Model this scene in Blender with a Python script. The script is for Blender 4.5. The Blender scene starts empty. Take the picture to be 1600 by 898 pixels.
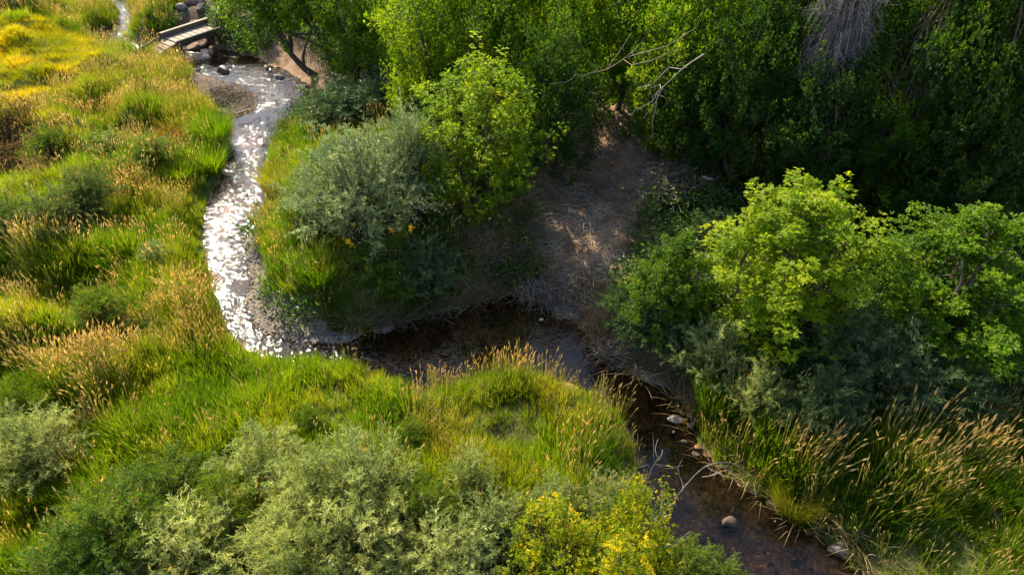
import bpy, math, random
import numpy as np
from mathutils import Vector, Matrix

rng = np.random.default_rng(11)
random.seed(11)
scene = bpy.context.scene
C = scene.collection
R = math.radians

# ------------------------------------------------------------------ camera
CAM_H, PITCH, FPX = 12.0, R(40), 1600 * 24 / 36
cam_d = bpy.data.cameras.new('camera')
cam_d.lens, cam_d.sensor_width = 24, 36
cam_d.clip_end = 3000
cam = bpy.data.objects.new('camera', cam_d)
cam.location = (0, 0, CAM_H)
cam.rotation_euler = (R(90) - PITCH, 0, 0)
C.objects.link(cam)
scene.camera = cam

# ------------------------------------------------------------------ sky, sun, exposure
SUN_EL, SUN_LEFT = R(40.5), R(32.5)          # sun stands ahead of the camera, to the left
world = bpy.data.worlds.new('World')
scene.world = world
world.use_nodes = True
wn = world.node_tree
wn.nodes.clear()
sky = wn.nodes.new('ShaderNodeTexSky')
sky.sky_type = 'NISHITA'
sky.sun_disc = False
sky.sun_elevation = SUN_EL
sky.sun_rotation = -SUN_LEFT
sky.air_density, sky.dust_density, sky.ozone_density = 1.0, 1.2, 1.0
bg = wn.nodes.new('ShaderNodeBackground')
bg.inputs['Strength'].default_value = 0.125
wo = wn.nodes.new('ShaderNodeOutputWorld')
wn.links.new(sky.outputs[0], bg.inputs[0])
wn.links.new(bg.outputs[0], wo.inputs[0])
sun_d = bpy.data.lights.new('sun', 'SUN')
sun_d.energy, sun_d.angle, sun_d.color = 5.0, R(0.53), (1.0, 0.87, 0.64)
sun = bpy.data.objects.new('sun', sun_d)
to_sun = Vector((-math.sin(SUN_LEFT) * math.cos(SUN_EL), math.cos(SUN_LEFT) * math.cos(SUN_EL), math.sin(SUN_EL)))
sun.rotation_euler = to_sun.to_track_quat('Z', 'Y').to_euler()
sun.location = (-20, 40, 40)
C.objects.link(sun)
vs = scene.view_settings
vs.view_transform, vs.look, vs.exposure, vs.gamma = 'Standard', 'None', 1.5, 1.0
cy = scene.cycles
cy.max_bounces, cy.diffuse_bounces, cy.glossy_bounces = 4, 2, 2
cy.transmission_bounces, cy.transparent_max_bounces = 4, 8
cy.caustics_reflective = cy.caustics_refractive = False

# ------------------------------------------------------------------ helpers
def ray(px, py):
    dx, dy = (px - 800) / FPX, (449 - py) / FPX
    return np.array([dx, math.cos(PITCH) + dy * math.sin(PITCH), -math.sin(PITCH) + dy * math.cos(PITCH)])

def at(px, py, z=0.0):
    d = ray(px, py)
    return np.array([0, 0, CAM_H]) + d * ((CAM_H - z) / -d[2])

def to_px(x, y, z=0.0):
    """where a ground point falls in the photograph (for laying out zones on the ground)"""
    cz, sz = math.cos(PITCH), math.sin(PITCH)
    dep = y * cz - (z - CAM_H) * sz
    up = y * sz + (z - CAM_H) * cz
    dep = np.maximum(dep, 0.5)
    return 800 + FPX * x / dep, 449 - FPX * up / dep

def smooth(a, b, x):
    t = np.clip((x - a) / (b - a), 0, 1)
    return t * t * (3 - 2 * t)

class Noise:
    def __init__(self, seed, wave, n=10):
        r = np.random.default_rng(seed)
        a = r.uniform(0, 2 * math.pi, n)
        k = 2 * math.pi / (wave * r.uniform(0.6, 1.7, n))
        self.kx, self.ky, self.p = k * np.cos(a), k * np.sin(a), r.uniform(0, 6.3, n)
        self.n = n
    def __call__(self, x, y):
        s = np.zeros_like(np.asarray(x, float))
        for kx, ky, p in zip(self.kx, self.ky, self.p):
            s = s + np.sin(kx * x + ky * y + p)
        return s / math.sqrt(self.n / 2)      # about unit rms

def catmull(pts, k=6):
    p = np.array(pts, float)
    p = np.vstack([2 * p[0] - p[1], p, 2 * p[-1] - p[-2]])
    out = []
    for i in range(1, len(p) - 2):
        for t in np.linspace(0, 1, k, endpoint=False):
            a, b, c, d = p[i - 1], p[i], p[i + 1], p[i + 2]
            out.append(0.5 * (2 * b + (c - a) * t + (2 * a - 5 * b + 4 * c - d) * t * t + (-a + 3 * b - 3 * c + d) * t ** 3))
    out.append(p[-2])
    return np.array(out)

def px_poly(pts, z=0.0):
    return np.array([at(a, b, z)[:2] for a, b in pts])

def inside(poly, x, y):
    res = np.zeros(np.shape(x), bool)
    n = len(poly)
    j = n - 1
    for i in range(n):
        xi, yi = poly[i]
        xj, yj = poly[j]
        if yi != yj:
            res ^= ((yi > y) != (yj > y)) & (x < (xj - xi) * (y - yi) / (yj - yi) + xi)
        j = i
    return res

def dist_line(line, x, y):
    best = np.full(np.shape(x), 1e9)
    for (ax, ay), (bx, by) in zip(line[:-1], line[1:]):
        ux, uy = bx - ax, by - ay
        L2 = ux * ux + uy * uy + 1e-12
        t = np.clip(((x - ax) * ux + (y - ay) * uy) / L2, 0, 1)
        best = np.minimum(best, (x - ax - t * ux) ** 2 + (y - ay - t * uy) ** 2)
    return np.sqrt(best)

def link(o, parent=None):
    C.objects.link(o)
    if parent:
        o.parent = parent
    return o

def tag(o, label, cat, group=None, kind=None):
    if label: o['label'] = label
    if cat: o['category'] = cat
    if group: o['group'] = group
    if kind: o['kind'] = kind
    return o

def raw_mesh(name, V, F, mats=(), mat_idx=None, attrs=None, smooth_shade=False):
    """mesh from numpy arrays; F is (n,3) or (n,4)"""
    V = np.asarray(V, np.float32)
    F = np.asarray(F, np.int32)
    me = bpy.data.meshes.new(name)
    me.vertices.add(len(V))
    me.vertices.foreach_set('co', V.ravel())
    k = F.shape[1] if len(F) else 3
    me.loops.add(F.size)
    me.loops.foreach_set('vertex_index', F.ravel())
    me.polygons.add(len(F))
    me.polygons.foreach_set('loop_start', np.arange(0, F.size, k, dtype=np.int32))
    me.polygons.foreach_set('loop_total', np.full(len(F), k, np.int32))
    for m in mats:
        me.materials.append(m)
    if mat_idx is not None:
        me.polygons.foreach_set('material_index', np.asarray(mat_idx, np.int32))
    for n, a in (attrs or {}).items():
        at_ = me.attributes.new(n, 'FLOAT', 'POINT')
        at_.data.foreach_set('value', np.asarray(a, np.float32))
    me.polygons.foreach_set('use_smooth', np.full(len(F), smooth_shade, bool))
    me.update(calc_edges=True)
    me.validate()
    return me

def nrm(v):
    return v / (np.linalg.norm(v, axis=-1, keepdims=True) + 1e-9)

def rvec(n, r=rng):
    return nrm(r.normal(size=(n, 3)))

# ------------------------------------------------------------------ materials
def new_mat(name):
    m = bpy.data.materials.new(name)
    m.use_nodes = True
    nt = m.node_tree
    nt.nodes.clear()
    out = nt.nodes.new('ShaderNodeOutputMaterial')
    return m, nt, out

def node(nt, t, **kw):
    n = nt.nodes.new(t)
    for k, v in kw.items():
        if k in n.inputs.keys() if isinstance(k, str) else False:
            n.inputs[k].default_value = v
        else:
            setattr(n, k, v)
    return n

def ramp(nt, fac, stops):
    r = nt.nodes.new('ShaderNodeValToRGB')
    e = r.color_ramp.elements
    while len(e) < len(stops):
        e.new(0.5)
    for el, (p, c) in zip(e, stops):
        el.position, el.color = p, (*c, 1)
    nt.links.new(fac, r.inputs[0])
    return r.outputs[0]

def mixc(nt, fac, a, b, mode='MIX'):
    m = nt.nodes.new('ShaderNodeMix')
    m.data_type, m.blend_type = 'RGBA', mode
    for sock, v in ((m.inputs['Factor'], fac), (m.inputs['A'], a), (m.inputs['B'], b)):
        s = [i for i in m.inputs if i.name == sock.name and i.type == ('VALUE' if sock.name == 'Factor' else 'RGBA')][0]
        if hasattr(v, 'is_linked') or hasattr(v, 'links'):
            nt.links.new(v, s)
        else:
            s.default_value = v if sock.name == 'Factor' else (*v, 1)
    return [o for o in m.outputs if o.type == 'RGBA'][0]

def noise_fac(nt, scale, detail=3, rough=0.55, coord='pos', mapping=None):
    if coord == 'pos':
        g = nt.nodes.new('ShaderNodeNewGeometry').outputs['Position']
    else:
        g = nt.nodes.new('ShaderNodeTexCoord').outputs['Object']
    if mapping:
        mp = nt.nodes.new('ShaderNodeMapping')
        mp.inputs['Scale'].default_value = mapping
        nt.links.new(g, mp.inputs['Vector'])
        g = mp.outputs[0]
    n = nt.nodes.new('ShaderNodeTexNoise')
    n.inputs['Scale'].default_value = scale
    n.inputs['Detail'].default_value = detail
    n.inputs['Roughness'].default_value = rough
    nt.links.new(g, n.inputs['Vector'])
    return n.outputs[0]

def leaf_mat(name, dark, light, warm, trans=0.5, rough=0.45, spec=0.35, tboost=1.9, world_scale=0.45, attr='tint', instancer=False, tcol=(1.0, 1.0, 0.30)):
    """leaf: dark..light by the leaf's own tint, patches of warm by place; light shines through it"""
    m, nt, out = new_mat(name)
    a = nt.nodes.new('ShaderNodeAttribute')
    a.attribute_name = attr
    if instancer:
        a.attribute_type = 'INSTANCER'
    col = ramp(nt, a.outputs['Fac'], [(0.0, dark), (0.55, light), (1.0, warm)])
    nz = noise_fac(nt, world_scale, 2)
    r2 = ramp(nt, nz, [(0.35, (0.72, 0.80, 0.78)), (0.65, (1.2, 1.12, 0.95))])
    col = mixc(nt, 1.0, col, r2, 'MULTIPLY')
    oi = nt.nodes.new('ShaderNodeObjectInfo')
    col = mixc(nt, 1.0, col, ramp(nt, oi.outputs['Random'], [(0.0, (0.88, 0.90, 0.90)), (1.0, (1.22, 1.16, 1.04))]), 'MULTIPLY')
    p = nt.nodes.new('ShaderNodeBsdfPrincipled')
    nt.links.new(col, p.inputs['Base Color'])
    p.inputs['Roughness'].default_value = rough
    p.inputs['Specular IOR Level'].default_value = spec
    t = nt.nodes.new('ShaderNodeBsdfTranslucent')
    tc = mixc(nt, 1.0, col, tuple(tboost * q for q in tcol), 'MULTIPLY')
    nt.links.new(tc, t.inputs['Color'])
    mx = nt.nodes.new('ShaderNodeMixShader')
    mx.inputs[0].default_value = trans
    nt.links.new(p.outputs[0], mx.inputs[1])
    nt.links.new(t.outputs[0], mx.inputs[2])
    nt.links.new(mx.outputs[0], out.inputs[0])
    return m

def rough_mat(name, stops, scale, rough=0.9, bump=0.5, bdist=0.02, bscale=None, coord='obj', spec=0.2, mapping=None, detail=5):
    m, nt, out = new_mat(name)
    f = noise_fac(nt, scale, detail, 0.6, coord, mapping)
    col = ramp(nt, f, stops)
    p = nt.nodes.new('ShaderNodeBsdfPrincipled')
    nt.links.new(col, p.inputs['Base Color'])
    p.inputs['Roughness'].default_value = rough
    p.inputs['Specular IOR Level'].default_value = spec
    b = nt.nodes.new('ShaderNodeBump')
    b.inputs['Strength'].default_value = bump
    b.inputs['Distance'].default_value = bdist
    nt.links.new(noise_fac(nt, bscale or scale * 3, 4, 0.6, coord, mapping), b.inputs['Height'])
    nt.links.new(b.outputs[0], p.inputs['Normal'])
    nt.links.new(p.outputs[0], out.inputs[0])
    return m

M = {}
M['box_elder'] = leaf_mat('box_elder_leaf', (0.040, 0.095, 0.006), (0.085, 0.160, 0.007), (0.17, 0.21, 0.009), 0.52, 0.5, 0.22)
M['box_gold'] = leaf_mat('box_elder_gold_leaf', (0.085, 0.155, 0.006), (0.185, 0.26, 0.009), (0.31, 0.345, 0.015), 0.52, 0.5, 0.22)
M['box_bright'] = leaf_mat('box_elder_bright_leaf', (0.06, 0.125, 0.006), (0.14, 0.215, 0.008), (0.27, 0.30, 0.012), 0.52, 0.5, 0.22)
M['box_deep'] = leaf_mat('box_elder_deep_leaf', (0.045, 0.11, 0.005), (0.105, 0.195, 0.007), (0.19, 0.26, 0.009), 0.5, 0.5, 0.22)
M['sapling'] = leaf_mat('sapling_leaf', (0.09, 0.15, 0.006), (0.19, 0.23, 0.008), (0.48, 0.36, 0.012), 0.5, 0.5, 0.22)
M['willow_mid'] = leaf_mat('willow_mid_leaf', (0.04, 0.085, 0.02), (0.085, 0.135, 0.040), (0.16, 0.20, 0.09), 0.42, 0.5, 0.35, 1.45)
M['forest_shaded'] = leaf_mat('shaded_forest_leaf', (0.014, 0.042, 0.007), (0.034, 0.078, 0.009), (0.078, 0.122, 0.011), 0.45, 0.5, 0.22)  # shade of the wood put into the leaf colour, darkened instead of taller blockers
M['willow'] = leaf_mat('willow_leaf', (0.105, 0.15, 0.048), (0.27, 0.315, 0.125), (0.48, 0.51, 0.25), 0.40, 0.40, 0.5, 1.35, tcol=(0.95, 1.0, 0.55))
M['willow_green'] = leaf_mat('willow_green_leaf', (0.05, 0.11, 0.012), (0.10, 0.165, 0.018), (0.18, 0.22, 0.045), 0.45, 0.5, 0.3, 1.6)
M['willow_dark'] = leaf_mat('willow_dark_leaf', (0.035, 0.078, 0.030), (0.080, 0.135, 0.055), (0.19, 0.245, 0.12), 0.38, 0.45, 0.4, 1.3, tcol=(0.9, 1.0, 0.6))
M['olive'] = leaf_mat('olive_leaf', (0.085, 0.13, 0.060), (0.22, 0.265, 0.14), (0.42, 0.46, 0.28), 0.36, 0.40, 0.5, 1.3, tcol=(0.92, 1.0, 0.65))
M['bark'] = rough_mat('bark', [(0.3, (0.045, 0.032, 0.022)), (0.7, (0.13, 0.10, 0.075))], 9, bscale=30, mapping=(1, 1, 0.3))
M['dead_wood'] = rough_mat('dead_wood', [(0.3, (0.17, 0.145, 0.125)), (0.7, (0.36, 0.32, 0.28))], 7, bscale=40, mapping=(1, 1, 0.4))
M['dead_pale'] = rough_mat('pale_broken_wood', [(0.3, (0.34, 0.27, 0.18)), (0.7, (0.55, 0.46, 0.33))], 8, bscale=40)
M['dead_twig'] = rough_mat('dead_twig', [(0.3, (0.10, 0.078, 0.06)), (0.7, (0.25, 0.20, 0.155))], 5)
M['broom_twig'] = rough_mat('bleached_twig', [(0.3, (0.11, 0.09, 0.085)), (0.7, (0.29, 0.25, 0.235))], 5)
M['rock'] = rough_mat('river_rock', [(0.3, (0.12, 0.105, 0.095)), (0.55, (0.25, 0.22, 0.195)), (0.75, (0.36, 0.33, 0.30))], 6, 0.75, 0.7, 0.02, 25, spec=0.35)
M['rock_red'] = rough_mat('red_sandstone', [(0.3, (0.13, 0.075, 0.055)), (0.55, (0.27, 0.17, 0.13)), (0.8, (0.38, 0.28, 0.22))], 5, 0.8, 0.7, 0.02, 22)
M['rock_pale'] = rough_mat('pale_rock', [(0.3, (0.30, 0.29, 0.27)), (0.7, (0.50, 0.48, 0.45))], 5, 0.8, 0.6, 0.02, 22)
M['rock_wet'] = rough_mat('wet_rock', [(0.3, (0.035, 0.030, 0.025)), (0.7, (0.11, 0.095, 0.08))], 6, 0.35, 0.7, 0.02, 25, spec=0.6)
M['rock_mid'] = rough_mat('grey_stone', [(0.3, (0.11, 0.098, 0.085)), (0.7, (0.25, 0.23, 0.21))], 6, 0.8, 0.8, 0.03, 22)
M['rock_dull'] = rough_mat('dull_red_stone', [(0.3, (0.055, 0.037, 0.030)), (0.7, (0.14, 0.10, 0.08))], 6, 0.8, 0.8, 0.03, 20)
M['rock_bank'] = rough_mat('bank_stone', [(0.3, (0.06, 0.05, 0.04)), (0.55, (0.13, 0.11, 0.09)), (0.8, (0.20, 0.17, 0.14))], 5, 0.85, 0.9, 0.04, 14)
M['plank'] = rough_mat('weathered_plank', [(0.25, (0.18, 0.145, 0.105)), (0.75, (0.36, 0.31, 0.24))], 4, 0.85, 0.5, 0.006, 30, mapping=(0.5, 5, 5))
M['timber'] = rough_mat('dark_timber', [(0.25, (0.06, 0.047, 0.036)), (0.75, (0.16, 0.13, 0.10))], 4, 0.85, 0.5, 0.008, 25, mapping=(0.5, 5, 5))

def grass_mat(name, dark, light, warm, trans=0.45, tboost=1.8, ws=0.35, rough=0.5, spec=0.3):
    return leaf_mat(name, dark, light, warm, trans, rough, spec, tboost, ws, 'tint', True)

M['blade'] = grass_mat('reed_blade', (0.045, 0.102, 0.007), (0.115, 0.175, 0.011), (0.26, 0.235, 0.032), 0.5, 2.0, 0.35, 0.55, 0.2)
M['head'] = leaf_mat('seed_head', (0.33, 0.24, 0.11), (0.45, 0.345, 0.17), (0.56, 0.45, 0.24), 0.45, 0.7, 0.10, 1.0, 0.6, 'tint', True, (1.05, 0.92, 0.52))
M['stem'] = grass_mat('seed_stem', (0.13, 0.16, 0.025), (0.24, 0.23, 0.05), (0.34, 0.27, 0.09), 0.35, 1.4)
M['field'] = grass_mat('field_blade', (0.16, 0.19, 0.004), (0.30, 0.28, 0.005), (0.42, 0.31, 0.015), 0.45, 1.6)
M['straw'] = grass_mat('straw_blade', (0.14, 0.10, 0.06), (0.25, 0.185, 0.11), (0.36, 0.28, 0.17), 0.25, 1.2)
M['rust'] = leaf_mat('rust_leaf', (0.11, 0.035, 0.012), (0.20, 0.075, 0.022), (0.27, 0.13, 0.04), 0.35, 0.6, 0.2, 1.2)
M['yellow'] = leaf_mat('yellow_petal', (0.55, 0.36, 0.01), (0.65, 0.45, 0.015), (0.7, 0.52, 0.03), 0.35, 0.6, 0.2, 1.1)
M['weed'] = leaf_mat('brown_weed', (0.09, 0.062, 0.045), (0.16, 0.105, 0.075), (0.20, 0.16, 0.09), 0.3, 0.6, 0.2, 1.2, 0.6, 'tint', True)
M['tussock'] = leaf_mat('tussock_blade', (0.05, 0.12, 0.005), (0.10, 0.19, 0.006), (0.20, 0.25, 0.01), 0.45, 0.5, 0.3, 1.8)
M['tussock_gold'] = leaf_mat('gold_tussock_blade', (0.11, 0.14, 0.012), (0.21, 0.21, 0.016), (0.32, 0.27, 0.05), 0.45, 0.5, 0.3, 1.7)

# ------------------------------------------------------------------ the creek's course and the lie of the land
L_px = [(60, -90), (110, -40), (178, 5), (187, 30), (152, 58), (165, 76), (215, 82), (262, 88), (300, 102), (318, 121), (356, 132), (392, 150),
        (398, 167), (368, 186), (362, 235), (344, 285), (324, 320), (321, 370), (332, 430), (347, 495), (378, 540), (440, 562), (525, 568),
        (600, 585), (655, 606), (700, 604), (760, 588), (845, 590), (912, 608), (962, 640), (993, 695), (1010, 765), (1042, 850),
        (1080, 930), (1130, 1000), (1170, 1090), (1200, 1240)]
R_px = [(95, -90), (145, -40), (190, 5), (207, 36), (192, 56), (200, 64), (225, 68), (262, 66), (295, 66), (335, 76), (388, 88), (430, 105), (480, 132), (503, 150), (496, 168),
        (455, 190), (425, 215), (412, 260), (413, 350), (400, 364), (386, 386), (396, 430), (392, 478), (415, 514), (470, 528),
        (540, 530), (600, 512), (660, 498), (720, 483), (790, 462), (840, 468), (880, 500), (930, 530), (965, 570), (1045, 615), (1075, 655),
        (1100, 700), (1140, 740), (1190, 780), (1250, 820), (1300, 860), (1345, 905), (1400, 960), (1480, 1090), (1540, 1240)]
L_line = catmull(px_poly(L_px), 4)
R_line = catmull(px_poly(R_px), 4)
CREEK = np.vstack([L_line, R_line[::-1]])
BAR = px_poly([(398, 360), (416, 350), (426, 385), (412, 428), (432, 464), (470, 494), (520, 512), (555, 518), (560, 530), (530, 538), (470, 537),
               (408, 523), (380, 482), (390, 430), (380, 385)])
SPIT = px_poly([(300, 112), (322, 122), (358, 131), (396, 150), (400, 168), (362, 186), (330, 178), (300, 150)])
CLEARING = px_poly([(795, 225), (850, 205), (905, 180), (950, 195), (970, 240), (1040, 250), (1130, 240), (1140, 300), (1060, 320), (1010, 345), (970, 395), (945, 450), (900, 475),
                    (868, 440), (850, 370), (805, 310)], 0.9)
CUTBANK = px_poly([(392, 84), (440, 70), (500, 95), (530, 130), (508, 165), (490, 135), (440, 108)], 0.3)
MUD = px_poly([(605, 580), (640, 575), (680, 590), (665, 618), (630, 618)])

def P2(pts):
    return np.array(pts, float)
Z_FIELD = P2([(-420, 10), (40, 26), (95, 34), (140, 58), (172, 80), (158, 112), (100, 148), (45, 178), (-20, 195), (-420, 260)])
Z_TAN = P2([(-420, 235), (-20, 165), (40, 140), (95, 118), (150, 90), (260, 92), (310, 118), (330, 175), (300, 195), (200, 200), (90, 205), (0, 215), (-420, 290)])
Z_WEED = P2([(-420, 240), (0, 190), (70, 195), (110, 215), (100, 260), (40, 275), (-420, 330)])
Z_RIGHT = P2([(1080, 640), (1130, 600), (1220, 625), (1330, 625), (1500, 650), (1600, 655), (2020, 660), (2020, 1150), (1490, 1150), (1350, 905), (1190, 778), (1105, 700)])
Z_BANK = P2([(408, 215), (440, 185), (500, 140), (600, 150), (640, 200), (640, 300), (700, 380), (760, 420), (745, 488), (600, 518), (550, 528), (470, 494), (428, 464), (408, 430), (418, 380), (408, 350)])
Z_HUMMOCK = P2([(640, 660), (690, 590), (760, 565), (850, 565), (930, 595), (990, 660), (1020, 740), (1015, 800), (900, 790), (800, 760), (700, 730)])
Z_FAR = P2([(20, -60), (300, -60), (268, 30), (262, 62), (150, 74), (130, 50), (60, 22)])
n_edge, n_patch, n_seed = Noise(21, 1.4), Noise(22, 2.8), Noise(23, 1.6)

n_rut = Noise(4, 0.95, 16)
n_big, n_mid, n_small = Noise(1, 7.0), Noise(2, 2.2), Noise(3, 0.7)

def creek_sd(x, y):
    d = np.minimum(dist_line(L_line, x, y), dist_line(R_line, x, y))
    return np.where(inside(CREEK, x, y), -d, d)

def lie(x, y):
    """ground height, signed distance to water, on the wooded (far) side?"""
    dl, dr = dist_line(L_line, x, y), dist_line(R_line, x, y)
    ins = inside(CREEK, x, y)
    d = np.where(ins, -np.minimum(dl, dr), np.minimum(dl, dr))
    wood = smooth(-0.3, 0.3, dl - dr)
    bank = (0.38 + 0.62 * wood) * smooth(0.0, 0.75 + 0.9 * wood, d)
    far = smooth(0.5, 4.0, d)
    h = bank + far * (0.22 * n_mid(x, y) * (1 - 0.5 * wood) + 0.18 * n_big(x, y) + 0.15) + 0.035 * smooth(-0.1, 0.5, d) * n_small(x, y)
    h = h + 0.5 * wood * smooth(3, 12, d) + wood * smooth(0.1, 0.8, d) * 0.05 * n_rut(x, y)
    px, py = to_px(x, y)
    h = h + 0.06 * smooth(170, 0, np.hypot((px - 850) / 1.3, (py - 660)))*(1-wood)*smooth(0.2,1.2,d)   # the grassy hummock on the inside of the bend
    inside_h = -0.05 - 0.20 * smooth(0, 0.8, -d) + 0.035 * n_small(x, y)
    h = np.where(d < 0, inside_h, h)
    bar = inside(BAR, x, y)
    h = np.where(bar, 0.03 + 0.12 * smooth(-0.1, 0.7, d) + 0.012 * n_small(x * 2, y * 2), h)
    spit = inside(SPIT, x, y)
    h = np.where(spit, 0.06 + 0.07 * np.abs(n_small(x, y)), h)
    mud = inside(MUD, x, y)
    h = np.where(mud & (d > 0), np.minimum(h, 0.12), h)
    return h, d, wood

def height(x, y):
    return float(lie(np.array([float(x)]), np.array([float(y)]))[0][0])

def ground_at(px, py, up=0.0):
    """point on the ground whose spot 'up' metres above it lies on this line of sight"""
    z = 0.5
    for _ in range(6):
        p = at(px, py, z + up)
        z = height(p[0], p[1])
    return np.array([p[0], p[1], z])

def axis_coords(lo, hi, step, far):
    core = np.arange(lo, hi + 1e-6, step)
    steps, v = [], 0
    s = step
    while v < far:
        s *= 1.35
        v += s
        steps.append(v)
    steps = np.array(steps)
    return np.concatenate([lo - steps[::-1], core, hi + steps])

xs = axis_coords(-34, 38, 0.17, 900)
ys = axis_coords(2.0, 46, 0.17, 900)
GX, GY = np.meshgrid(xs, ys)
gx, gy = GX.ravel(), GY.ravel()
H, D, WOOD = lie(gx, gy)
px_, py_ = to_px(gx, gy)
clear = np.clip(smooth(0.9, -0.3, np.where(inside(CLEARING, gx, gy), -dist_line(np.vstack([CLEARING, CLEARING[:1]]), gx, gy), dist_line(np.vstack([CLEARING, CLEARING[:1]]), gx, gy)) + 0.35 * n_small(gx, gy)), 0, 1)
gravel = (inside(BAR, gx, gy) | (D < 0.03)).astype(float)
turf = inside(Z_FIELD, px_ + 8 * n_edge(gx, gy), py_).astype(float)
meadow = ((WOOD < 0.5) | inside(Z_RIGHT, px_, py_) | inside(Z_BANK, px_, py_)).astype(float)
mudm = (inside(SPIT, gx, gy) | inside(MUD, gx, gy)).astype(float)
clear = np.maximum(clear, inside(CUTBANK, gx + 0.2 * n_small(gx, gy), gy) * 0.8)
nx_, ny_ = len(xs), len(ys)
idx = np.arange(nx_ * ny_).reshape(ny_, nx_)
F = np.stack([idx[:-1, :-1], idx[:-1, 1:], idx[1:, 1:], idx[1:, :-1]], -1).reshape(-1, 4)

def ground_material():
    m, nt, out = new_mat('ground_soil')
    def attr(n):
        a = nt.nodes.new('ShaderNodeAttribute'); a.attribute_name = n
        return a.outputs['Fac']
    big = noise_fac(nt, 0.8, 5, 0.6)
    fine = noise_fac(nt, 14, 6, 0.7)
    soil = ramp(nt, big, [(0.3, (0.045, 0.034, 0.018)), (0.5, (0.075, 0.055, 0.03)), (0.7, (0.12, 0.085, 0.05))])
    dirt = ramp(nt, fine, [(0.3, (0.12, 0.068, 0.042)), (0.5, (0.25, 0.155, 0.10)), (0.72, (0.42, 0.30, 0.195))])
    dirt2 = mixc(nt, 1.0, dirt, ramp(nt, noise_fac(nt, 1.1, 4), [(0.35, (0.60, 0.55, 0.52)), (0.65, (1.25, 1.2, 1.12))]), 'MULTIPLY')
    v = nt.nodes.new('ShaderNodeTexVoronoi'); v.inputs['Scale'].default_value = 16
    g = nt.nodes.new('ShaderNodeNewGeometry'); nt.links.new(g.outputs['Position'], v.inputs['Vector'])
    peb = ramp(nt, v.outputs['Color'], [(0.1, (0.10, 0.068, 0.045)), (0.5, (0.19, 0.135, 0.09)), (0.9, (0.30, 0.235, 0.17))])
    bed = mixc(nt, 1.0, peb, ramp(nt, noise_fac(nt, 1.5, 6, 0.65), [(0.35, (0.16, 0.17, 0.11)), (0.44, (0.95, 0.80, 0.62)), (0.60, (2.0, 1.5, 1.0))]), 'MULTIPLY')
    mud = ramp(nt, fine, [(0.3, (0.030, 0.021, 0.015)), (0.6, (0.075, 0.050, 0.034)), (0.8, (0.17, 0.125, 0.08))])
    thatch = ramp(nt, fine, [(0.3, (0.10, 0.11, 0.015)), (0.7, (0.22, 0.20, 0.03))])
    litter = ramp(nt, fine, [(0.3, (0.04, 0.055, 0.012)), (0.7, (0.10, 0.105, 0.025))])
    soil = mixc(nt, attr('meadow'), soil, litter)
    soil = mixc(nt, attr('turf'), soil, thatch)
    c = mixc(nt, attr('clearing'), soil, dirt2)
    c = mixc(nt, attr('gravel'), c, bed)
    shingle = mixc(nt, 1.0, ramp(nt, v.outputs['Color'], [(0.1, (0.075, 0.06, 0.047)), (0.5, (0.145, 0.12, 0.094)), (0.9, (0.235, 0.20, 0.16))]), ramp(nt, noise_fac(nt, 2.5, 5), [(0.35, (0.75,) * 3), (0.65, (1.1,) * 3)]), 'MULTIPLY')
    c = mixc(nt, attr('bar'), c, shingle)
    c = mixc(nt, attr('mud'), c, mud)
    p = nt.nodes.new('ShaderNodeBsdfPrincipled')
    nt.links.new(c, p.inputs['Base Color'])
    p.inputs['Roughness'].default_value = 0.85
    p.inputs['Specular IOR Level'].default_value = 0.25
    b = nt.nodes.new('ShaderNodeBump'); b.inputs['Strength'].default_value = 0.9; b.inputs['Distance'].default_value = 0.05
    nt.links.new(noise_fac(nt, 9, 7, 0.7), b.inputs['Height'])
    nt.links.new(b.outputs[0], p.inputs['Normal'])
    nt.links.new(p.outputs[0], out.inputs[0])
    return m

ground = link(bpy.data.objects.new('ground', raw_mesh('ground', np.stack([gx, gy, H], -1), F, [ground_material()],
              attrs={'bar': inside(BAR, gx, gy).astype(float), 'turf': turf, 'meadow': meadow, 'clearing': clear, 'gravel': gravel, 'mud': mudm}, smooth_shade=True)))
ground['kind'] = 'structure'
ground['label'] = 'brown earth of the creek valley with banks and gravel bed'

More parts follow.
